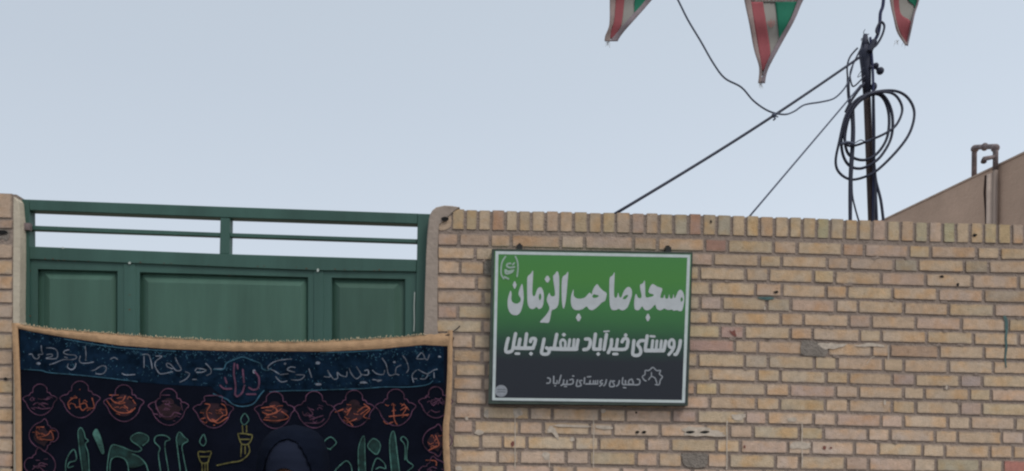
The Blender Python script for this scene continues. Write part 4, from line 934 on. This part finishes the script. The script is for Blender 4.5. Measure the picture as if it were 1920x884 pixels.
for q, r, dy in loops:
    n_ = len(q); pts = crom([Vector(c_) for c_ in Z(1540, 150, 3.275, q[:-1])], 6, True); pts.append(pts[0])
    pts = [at(p.x, p.y, PY+dy+.02*math.sin(2*math.pi*i/(len(pts)-1)*2)) for i, p in enumerate(pts)]
    mb = MB(); mb.tube(pts, r, 8, cap=False); mb.build('cable_loop', M_cable, coil, True)
mb = MB()
mb.tube(c7([(120, 395), (160, 385), (200, 395)], PY-.08), .009, 8)
mb.tube(c7([(190, 400), (240, 370), (270, 380), (300, 372)], PY-.085), .003, 5)
mb.build('binding', M_wire, coil, True)
bund = [([(165, -10), (168, 100), (190, 250), (188, 400), (178, 550), (175, 700), (176, 875)], .0095), ([(195, 180), (200, 330), (192, 480), (183, 640), (180, 870)], .0085), ([(188, 560), (190, 700), (208, 790), (234, 880)], .0052)]
bund2 = [([(325, 520), (335, 620), (365, 740), (382, 875)], .0085), ([(328, 560), (334, 690), (342, 875)], .0075), ([(322, 100), (326, 300), (326, 500), (330, 640), (322, 870)], .0062)]
zc = 1.4
for nm, bb, lb in (('cable', bund, 'vertical strands of black cable dropping left of the rusty pole'), ('cable', bund2, 'black cables running down the right side of the rusty pole')):
    paths = []
    for q, r in bb:
        pts = c7(q, PY-.045); last = pts[-1]; pts += [last+Vector((.02, .03, -.5)), Vector((last.x+.05, last.y+.04, .0))]; paths.append((pts, r))
    cable(nm, paths, lb)
cable('cable', [(c7([(300, -260), (312, -120), (318, 0), (318, 200), (322, 420), (322, 560), (318, 875)], PY-.032)+[at(1638, 1100, PY-.03)], .0075)], 'navy blue cable taped along the length of the rusty pole', M_cableblue)
cable('cable', [(c6([(300, 400), (240, 470), (215, 550), (218, 650), (228, 760), (245, 900)], PY-.05), .0052), (c6([(330, 400), (280, 500), (240, 600), (248, 690), (275, 715), (360, 630)], PY-.055), .0046),
   (c6([(355, 690), (300, 760), (240, 850), (200, 930)], PY-.06), .0075), (c6([(350, 560), (300, 640), (340, 620)], PY-.05), .002)], 'tangled short loops of black cable at the pole top')
top = [(515, -60), (515, 0), (508, 60), (490, 110), (484, 200), (470, 280), (440, 340), (395, 400)]
cable('cable', [([at(1668, -420, -1.5), at(1660, -160, .2)]+c6(top, PY-.03), .0098)], 'navy cable rising from the pole top to beyond the upper edge', M_cableblue)
cable('cable', [(c6([(470, 290), (455, 250), (490, 185), (522, 215), (505, 290), (460, 370), (410, 410)], PY-.05), .0068), (c6([(440, 340), (420, 380), (400, 430)], PY-.04), .017)], 'small black cable loop beside the pole top')
# stretched cables, made fast to the back of the brick wall
e1 = at(1152, 402, .225); s1 = at(1613, 107, PY-.02)
cable('cable', [([s1.lerp(e1, t)+Vector((0, 0, -.02*math.sin(math.pi*t))) for t in [i/16 for i in range(17)]], .0075)], 'thick straight black cable slanting from the pole top down to the wall')
e2 = at(1402, 410, .225); s2 = at(1614, 160, PY-.02)
cable('cable', [([s2.lerp(e2, t) for t in [i/10 for i in range(11)]], .0048)], 'thinner straight cable slanting down to the wall beside the pole', M_wire)
wv = [(1240, -60), (1271, 0), (1290, 38), (1314, 78), (1337.5, 119), (1359, 147), (1390, 164), (1413.5, 190), (1442, 209), (1470.5, 215), (1489.5, 209), (1508.5, 197), (1540, 191.5), (1562.6, 185.5), (1578.5, 172), (1590, 154), (1600, 120)]
pts = []
for i, (x, y) in enumerate(wv):
    t = min(1, max(0, (x-1452)/150)); pts.append(at(x, y, .62*(1-t)+.95*t if x > 1452 else .62*(1-(1452-x)/600)))
pts = [at(1150, -260, .1)]+pts
cable('cable', [(crom(pts, 5), .0048)], 'thin grey wavy wire sagging under the middle pennant', M_wire)
mb = MB(); k = at(1451, 217, .61); mb.ell(k, (.014, .014, .012)); mb.tube([k, k+Vector((.004, -.01, -.022)), k+Vector((-.006, -.01, -.03))], .005, 6); mb.tube([k, k+Vector((.02, -.01, -.012))], .0035, 6)
tag(mb.build('wire_knot', M_wire, None, True), 'small grey tie where the wavy wire crosses the thick cable', 'wire tie')

# ------------------------------------------------------------------ pennants
def pennant(label, Y, bands, hems, tuft, extra=None, curl=.012, topy=-70):
    tx = sum(p[0] for p in tuft)/len(tuft)
    root = thing('pennant', label, 'pennant', tuple(at(tx, topy, Y)), 'triangular flag pennants on the string')
    cx = tx
    def surf(x, y, l=0): return at(x, y, Y+curl*math.sin((x-cx)*.07+y*.02)+.006*math.sin(y*.09+1)-l)
    def sub(poly, k=7):       # subdivided quad between left chain and right chain
        Lc, Rc = poly; Lc = crom(Lc, 4); Rc = crom(Rc, 4); n_ = 24
        def samp(c, t): f_ = t*(len(c)-1); i = min(int(f_), len(c)-2); return c[i].lerp(c[i+1], f_-i)
        v = []; f = []
        for j in range(n_+1):
            a, b2 = samp(Lc, j/n_), samp(Rc, j/n_)
            for i in range(k+1): q = a.lerp(b2, i/k); v.append((q.x, q.y))
        for j in range(n_):
            for i in range(k): s = j*(k+1)+i; f.append((s, s+1, s+k+2, s+k+1))
        return v, f
    for nm, m, poly in bands:
        v, f = sub(poly); o = obj(nm, [surf(x, y, 0 if nm == 'white_stripe' else .004) for x, y in v], f, m, root, smooth=True)
        md = o.modifiers.new('t', 'SOLIDIFY'); md.thickness = .0008
    for nm, m, poly in hems:
        v, f = sub(poly, 3); o = obj(nm, [surf(x, y, .007) for x, y in v], f, m, root, smooth=True)
        md = o.modifiers.new('t', 'SOLIDIFY'); md.thickness = .0030; md.offset = 0
    mb = MB()
    for i in range(9):
        x0, y0 = random.choice(tuft); a = surf(x0+random.uniform(-4, 4), y0-2); b2 = surf(x0+random.uniform(-7, 4), y0+random.uniform(3, 11))
        mb.tube([a, b2], [.0009, .0004], 3)
    q = mb.build('loose_threads', M_fwhite, root); q['kind'] = 'stuff'
    if extra: extra(root, surf)
    return root
p1 = lambda l: Z(1120, 0, 8.84, l)
pennant('leftmost flag pennant, red white and green with its grey tip swung left', -.3, [
 ('red_stripe', M_red, (p1([(310, -620), (300, 0), (270, 350), (225, 480), (210, 640)]), p1([(500, -620), (448, 0), (410, 350), (370, 480), (260, 640)]))),
 ('white_stripe', M_fwhite, (p1([(310, -620), (295, 0), (265, 350), (225, 480), (205, 650)]), p1([(1250, -620), (830, 0), (640, 215), (450, 430), (250, 660)]))),
 ('green_stripe', M_green, (p1([(760, -620), (622, 0), (615, 100), (612, 190)]), p1([(1250, -620), (830, 0), (720, 120), (625, 215)])))],
 [('left_hem', M_hemc, (p1([(215, -620), (208, 0), (205, 350), (180, 480), (130, 600), (120, 685)]), p1([(315, -620), (302, 0), (275, 350), (232, 480), (215, 600), (215, 688)]))),
  ('right_hem', M_hem, (p1([(1250, -620), (800, 0), (630, 200), (440, 410), (330, 540), (205, 686)]), p1([(1400, -620), (905, 0), (650, 290), (480, 480), (385, 600), (335, 686)])))],
 [(1140, 79)], topy=-70)
p2 = lambda l: Z(1380, 0, 5.2, l)
def em(root, surf):
    mb = MB(); s2_ = lambda x, y, l: surf(x, y, .006+l)
    c = (1380+343/5.2, 230/5.2)
    stroke(mb, [(c[0]-5, c[1]-5), (c[0]-6, c[1]+1), (c[0]-1.5, c[1]+6)], 1.3, s2_); stroke(mb, [(c[0]+4, c[1]-6), (c[0]+6, c[1]), (c[0]+1.5, c[1]+6)], 1.3, s2_)
    stroke(mb, [(c[0]-.5, c[1]-8), (c[0]-.5, c[1]+8)], 1.3, s2_); stroke(mb, [(c[0]-3, c[1]-4), (c[0]-2.6, c[1]+2)], 1.3, s2_); stroke(mb, [(c[0]+2, c[1]-4), (c[0]+2, c[1]+2)], 1.3, s2_)
    mb.build('emblem', M_pink, root)['kind'] = 'stuff'
    mb = MB(); x = 1402
    while x < 1492:
        stroke(mb, [(x, -9), (x+.6, -4), (x+1, .2)], 2.2, s2_); x += random.choice((5.5, 7, 8.5))
    mb.build('band_print', M_pink, root)['kind'] = 'stuff'
pennant('middle flag pennant hanging lowest, red white and green with small red emblem', -.3, [
 ('top_band', M_fwhite, (p2([(40, -180), (140, 20)]), p2([(740, -180), (598, 22)]))),
 ('red_stripe', M_red, (p2([(142, 20), (185, 280), (225, 520), (236, 690)]), p2([(262, 20), (300, 260), (335, 520), (290, 690)]))),
 ('white_stripe', M_fwhite, (p2([(130, 0), (180, 280), (225, 520), (240, 740)]), p2([(625, 0), (540, 190), (415, 420), (270, 740)]))),
 ('green_stripe', M_green, (p2([(380, 20), (400, 180), (412, 300), (422, 372)]), p2([(600, 20), (540, 160), (480, 280), (425, 376)])))],
 [('left_hem', M_hemc, (p2([(20, -330), (80, 0), (130, 230), (175, 480), (225, 660), (215, 812)]), p2([(75, -330), (142, 0), (183, 280), (222, 500), (250, 660), (250, 812)]))),
  ('right_hem', M_hem, (p2([(760, -330), (605, 0), (530, 190), (410, 400), (290, 640), (240, 812)]), p2([(830, -330), (656, 0), (570, 200), (432, 450), (312, 680), (284, 812)])))],
 [(1427, 157)], extra=em)
p3 = lambda l: Z(1540, 0, 4.42, l)
pennant('rightmost flag pennant, twisted so the red shows low, beside the pole top', -.3, [
 ('red_stripe', M_red, (p3([(585, -260), (598, 40), (620, 180), (655, 290), (700, 372)]), p3([(640, -260), (645, 40), (670, 130), (745, 190), (715, 372)]))),
 ('white_stripe', M_fwhite, (p3([(585, -260), (598, 40), (620, 180), (655, 290), (705, 370)]), p3([(840, -260), (800, 0), (768, 110), (745, 220), (712, 370)]))),
 ('green_stripe', M_green, (p3([(720, -260), (715, -20), (765, 40), (775, 80)]), p3([(850, -260), (808, -20), (795, 40), (780, 82)])))],
 [('left_hem', M_hemc, (p3([(540, -260), (568, 0), (600, 150), (625, 260), (665, 330), (698, 378)]), p3([(575, -260), (598, 40), (622, 180), (650, 270), (680, 320), (716, 370)]))),
  ('right_hem', M_hem, (p3([(830, -260), (795, 0), (762, 110), (740, 200), (722, 290), (704, 378)]), p3([(860, -260), (812, 0), (778, 110), (758, 200), (738, 290), (718, 382)])))],
 [(1693, 82), (1682, 78)], curl=.02, topy=-60)
mb = MB(); q = [(900, -70), (1145, -68), (1380, -66), (1430, -64), (1560, -62), (1690, -60), (2000, -50)]
mb.tube(crom([at(x, y, -.3) for x, y in q], 6), .004, 6)
tag(mb.build('pennant_string', M_wire, None, True), 'thin string above the view from which the flag pennants hang', 'string')

# ------------------------------------------------------------------ house behind on the right
yA = 2.6
PA = at(1924, 283, yA)
lo, hi = yA, 30.0
for _ in range(60):
    mid = (lo+hi)/2
    if at(1655, 412, mid).z < PA.z: lo = mid
    else: hi = mid
PBk = at(1655, 412, (lo+hi)/2); PBk.z = PA.z
dv = (PBk-PA); dv.z = 0; L = dv.length; dv.normalize(); nrm = Vector((-dv.y, dv.x, 0))
if nrm.x < 0: nrm = -nrm             # away from the street gap, into the house
house = thing('house', 'brown rendered house wall rising to the right behind the brick wall', 'house', (PA.x, PA.y, 0))
s0 = PA-dv*1.6; s1_ = PA+dv*(L+1.2)
def hbox(name, a, b2, t0, t1, z0, z1, m, parent=house):
    mb = MB(); q = [a+nrm*t0, b2+nrm*t0, b2+nrm*t1, a+nrm*t1]
    mb.add([Vector((p.x, p.y, z0)) for p in q]+[Vector((p.x, p.y, z1)) for p in q], [(0, 3, 2, 1), (4, 5, 6, 7), (0, 1, 5, 4), (1, 2, 6, 5), (2, 3, 7, 6), (3, 0, 4, 7)])
    return mb.build(name, m, parent)
zt = PA.z
hbox('wall', s0, s1_, 0, 3.5, -.02, zt-.018, M_house)
hbox('coping', s0-dv*.02, s1_+dv*.02, -.006, .25, zt-.016, zt, M_coping)
def face(x, y, off=0):      # point on the house's rendered face seen at a pixel
    v = ray(x, y); n0 = nrm; t = (PA-n0*off-CAM).dot(n0)/v.dot(n0); return CAM+v*t
d_a = face(1857, 312, .05); d_b = face(1858, 430, .05); d_b.x, d_b.y = d_a.x, d_a.y
dr = MB(); dr.tube([Vector((d_a.x, d_a.y, zt-.08)), Vector((d_a.x, d_a.y, .1))], .028, 10)
dr.build('drainpipe', M_drain, house, True)
cr_ = face(1848, 325, .010); mb = MB()
pp = [Vector((cr_.x, cr_.y, zt-.05-i*.15))+dv*(.012*math.sin(i*1.7)) for i in range(14)]
mb.tube(pp, .008, 5); mb.build('crack', mat('crack_shade', (.06, .04, .035), .95), house)
# pipe loop on the roof edge
rl = face(1826.5, 333, 0)
lx = face(1826.5, 330, -.07); rx = face(1866.5, 310, .035); YL = lx.y
def upz(base, ypx):
    # height above base point projecting to the pixel row
    z0_, z1_ = base.z-1, base.z+2
    for _ in range(50):
        m_ = (z0_+z1_)/2
        if px_of((base.x, base.y, m_))[1] > ypx: z0_ = m_
        else: z1_ = m_
    return z0_
ltop = upz(lx, 276.5); rtop = upz(rx, 275)
zl, zr = ltop, rtop
lerpz = lambda t, dz=0: Vector((lx.x+(rx.x-lx.x)*t, lx.y+(rx.y-lx.y)*t, zl+(zr-zl)*t+dz))
pb = [Vector((lx.x, lx.y, zt-.02)), Vector((lx.x, lx.y, zl-.05)), lerpz(.03, -.014), lerpz(.13), lerpz(.5), lerpz(.9), lerpz(.985, -.014), Vector((rx.x, rx.y, zr-.05)), Vector((rx.x, rx.y, zt-.06))]
pr = thing('roof_pipe', 'rusty bent pipe loop with a short stub, on the roof edge of the brown house', 'pipe', (lx.x, lx.y, zt))
mb = MB(); mb.tube(pb, .022, 10); mb.build('bent_pipe', M_pipe, pr, True)
mb = MB(); mb.tube([Vector((rx.x, rx.y, zt-.055)), Vector((rx.x, rx.y, .3))], .021, 10); mb.build('lower_pipe', mat('dusty_pipe', (.30, .235, .20), .8, var=.25, vscale=9, streak=True), pr, True)
mb = MB()
for c in (pb[2], pb[6]): mb.ell(c, (.034, .034, .034))
mb.ell(pb[4], (.03, .03, .034)); mb.build('elbow_fitting', M_pipe, pr, True)
st = rx.copy(); st.z = upz(rx, 294); tip = st+Vector((-.11, -.02, -.03))
mb = MB(); mb.tube([st, tip, tip+Vector((-.01, -.01, -.03))], [.016, .020, .024], 8); mb.build('tap_stub', M_pipe, pr, True)

# ------------------------------------------------------------------ person in front of the banner
HY = -.9
hc = at(550, 868, HY)                       # head centre
per = thing('person', 'person in a black chador over a dark blue headscarf standing before the banner', 'person', (hc.x, HY+.02, .12))
ZT = at(556, 798, HY).z                    # top of the chador
cx0 = hc.x
def ringp(cx, cy, rx, ry, z, n, fold=0, ph=0): return [Vector((cx+(rx*(1+fold*math.sin(9*a+ph)))*math.sin(a), cy-(ry*(1+fold*math.sin(7*a+ph)))*math.cos(a), z)) for a in [2*math.pi*i/n for i in range(n)]]
NR = 48
def shell(prof, name, m, ell, zcut=9):
    ex, ez, ea, eb = ell                    # elliptical face opening: centre and half axes
    P2 = []
    for a, b in zip(prof, prof[1:]):
        k = 3 if a[0] > ZT-.45 else 1
        for q in range(k): P2.append(tuple(a[c]+(b[c]-a[c])*q/k for c in range(5)))
    P2.append(prof[-1]); prof = P2
    v = []; f = []
    for (z, rx, ry, oy, fo) in prof: v += ringp(cx0, HY+oy, rx, ry, z, NR, fo, z*3)
    inside = lambda p: p.y < HY and ((p.x-ex)/ea)**2+((p.z-ez)/eb)**2 < 1
    for jj in range(len(prof)-1):
        for i in range(NR):
            a = [jj*NR+i, jj*NR+(i+1) % NR, (jj+1)*NR+(i+1) % NR, (jj+1)*NR+i]
            c = sum((v[k] for k in a), Vector())/4
            if not inside(c): f.append(tuple(a))
    cnt = {}
    for q in f:
        for a, b in zip(q, q[1:]+q[:1]): cnt[frozenset((a, b))] = cnt.get(frozenset((a, b)), 0)+1
    rim = {i for e_, n_ in cnt.items() if n_ == 1 for i in e_ if v[i].y < HY and ((v[i].x-ex)/ea)**2+((v[i].z-ez)/eb)**2 < 2.2}
    for i in rim:
        p = v[i]; t = math.atan2((p.z-ez)/eb, (p.x-ex)/ea)
        p.x = ex+ea*math.cos(t); p.z = ez+eb*math.sin(t); p.y -= .003
    v.append(sum(v[:NR], Vector())/NR+Vector((0, 0, .004))); t = len(v)-1
    f += [(i, t, (i+1) % NR) for i in range(NR)]
    o = obj(name, v, f, m, per, smooth=True)
    md = o.modifiers.new('t', 'SOLIDIFY'); md.thickness = .004
    sb = o.modifiers.new('s', 'SUBSURF'); sb.levels = 1; sb.render_levels = 2
    return o
fz = ZT-.232                                 # face centre height
prof = [(ZT, .015, .02, .02, 0), (ZT-.006, .045, .05, .018, 0), (ZT-.02, .075, .085, .015, 0), (ZT-.045, .098, .112, .01, 0), (ZT-.08, .113, .128, .005, 0), (ZT-.12, .120, .132, .0, .01), (ZT-.16, .122, .130, 0, .01), (ZT-.2, .122, .126, .005, .015),
        (ZT-.24, .124, .130, .005, .02), (ZT-.29, .140, .132, .005, .02), (ZT-.33, .20, .145, .02, .02), (ZT-.40, .238, .16, .02, .02), (ZT-.55, .262, .185, .01, .03), (ZT-.75, .275, .21, 0, .04), (ZT-1.0, .29, .225, 0, .05), (ZT-1.25, .31, .24, 0, .06), (.16, .34, .26, 0, .07)]
shell(prof, 'chador', M_chador, (cx0+.004, ZT-.225, .086, .175))
prof2 = [(ZT-.012, .012, .015, .01, 0), (ZT-.02, .045, .05, .008, 0), (ZT-.034, .070, .082, .005, 0), (ZT-.06, .090, .105, 0, 0), (ZT-.09, .100, .118, -.004, 0), (ZT-.12, .104, .123, -.006, 0), (ZT-.16, .105, .121, -.005, 0), (ZT-.2, .103, .115, 0, 0), (ZT-.24, .102, .112, .0, .01), (ZT-.29, .098, .108, .0, .01), (ZT-.33, .095, .105, .01, .02), (ZT-.40, .16, .12, .02, .02)]
shell(prof2, 'headscarf', M_scarf, (cx0, ZT-.222, .060, .072))
# head with features
hd = MB(); n1, m1 = 40, 32; hv = []
hcz = ZT-.205
for j in range(m1+1):
    th = math.pi*j/m1
    for i in range(n1):
        a = 2*math.pi*i/n1; sx = math.sin(th)*math.sin(a); syy = -math.sin(th)*math.cos(a); sz = math.cos(th)
        x = .076*sx; y = .098*syy; z = .118*sz
        if sz < 0: x *= 1+.30*sz; y *= 1+.16*sz
        if syy < 0:
            fx, fzz = x, z
            y -= .024*math.exp(-((fx/.011)**2))*math.exp(-(((fzz+.028)/.020)**2))          # nose tip
            y -= .012*math.exp(-((fx/.009)**2))*math.exp(-(((fzz-.005)/.026)**2))          # bridge
            y += .010*math.exp(-(((abs(fx)-.031)/.016)**2))*math.exp(-(((fzz-.010)/.012)**2)) # sockets
            y -= .007*math.exp(-((fx/.022)**2))*math.exp(-(((fzz+.062)/.010)**2))          # lips
            y -= .008*math.exp(-((fx/.020)**2))*math.exp(-(((fzz+.098)/.014)**2))          # chin
        hv.append(Vector((cx0+x, HY-.004+y, hcz+z)))
hf = [(j*n1+i, j*n1+(i+1) % n1, (j+1)*n1+(i+1) % n1, (j+1)*n1+i) for j in range(m1) for i in range(n1)]
base = len(hv)
nk = []
for z, rr in ((hcz-.07, .055), (hcz-.13, .052), (hcz-.19, .075), (hcz-.24, .13)): nk += ringp(cx0, HY+.025, rr, rr*.95, z, n1)
hv += nk; hf += [(base+j*n1+i, base+j*n1+(i+1) % n1, base+(j+1)*n1+(i+1) % n1, base+(j+1)*n1+i) for j in range(3) for i in range(n1)]
head = obj('head', hv, hf, M_skin, per, smooth=True)
for s in (-1, 1):
    mb = MB(); c = Vector((cx0+s*.031, HY-.079, hcz+.010)); mb.ell(c, (.013, .012, .0075)); e_ = mb.build('eye', M_eye, None, True); e_.parent = head
    mb = MB(); mb.ell(c+Vector((0, -.0085, 0)), (.0055, .0045, .0058)); q = mb.build('iris', M_iris, None, True); q.parent = head
    mb = MB(); mb.tube([Vector((cx0+s*.014, HY-.092, hcz+.028)), Vector((cx0+s*.031, HY-.089, hcz+.035)), Vector((cx0+s*.048, HY-.073, hcz+.029))], [.003, .0035, .0015], 6); q = mb.build('eyebrow', M_brow, None, True); q.parent = head
mb = MB(); mb.ell((cx0, HY-.094, hcz-.056), (.021, .008, .0045)); mb.ell((cx0, HY-.093, hcz-.065), (.018, .008, .005)); q = mb.build('lips', M_lip, None, True); q.parent = head
# hands closing the chador at the chest: palm and five bent fingers each
for s in (-1, 1):
    mb = MB(); pc = Vector((cx0+s*.052, HY-.205, ZT-.56))
    mb.tube([pc+Vector((s*.09, .05, -.05)), pc+Vector((s*.05, .02, -.026)), pc], [.026, .024, .027], 10)
    mb.ell(pc+Vector((-s*.012, -.002, .004)), (.034, .018, .038), 14, 10)
    for k in range(4):
        L_ = (.030, .034, .031, .025)[k]; z = .030-k*.018; b0 = pc+Vector((-s*.030, -.008, z))
        mb.tube([b0, b0+Vector((-s*L_*.7, -.008, -.002)), b0+Vector((-s*L_*1.0, .006, -.005)), b0+Vector((-s*L_*.75, .020, -.007))], [.0088, .0082, .0075, .006], 8)
    t0 = pc+Vector((0, -.010, .034)); mb.tube([t0, t0+Vector((-s*.018, -.006, .016)), t0+Vector((-s*.036, -.004, .014))], [.010, .009, .0075], 8)
    mb.build('hand', M_skin, per, True)
    mb = MB(); mb.ell((cx0+s*.09, HY-.06, .12+.035), (.045, .12, .036), 16, 10); mb.build('shoe', M_black, per, True)
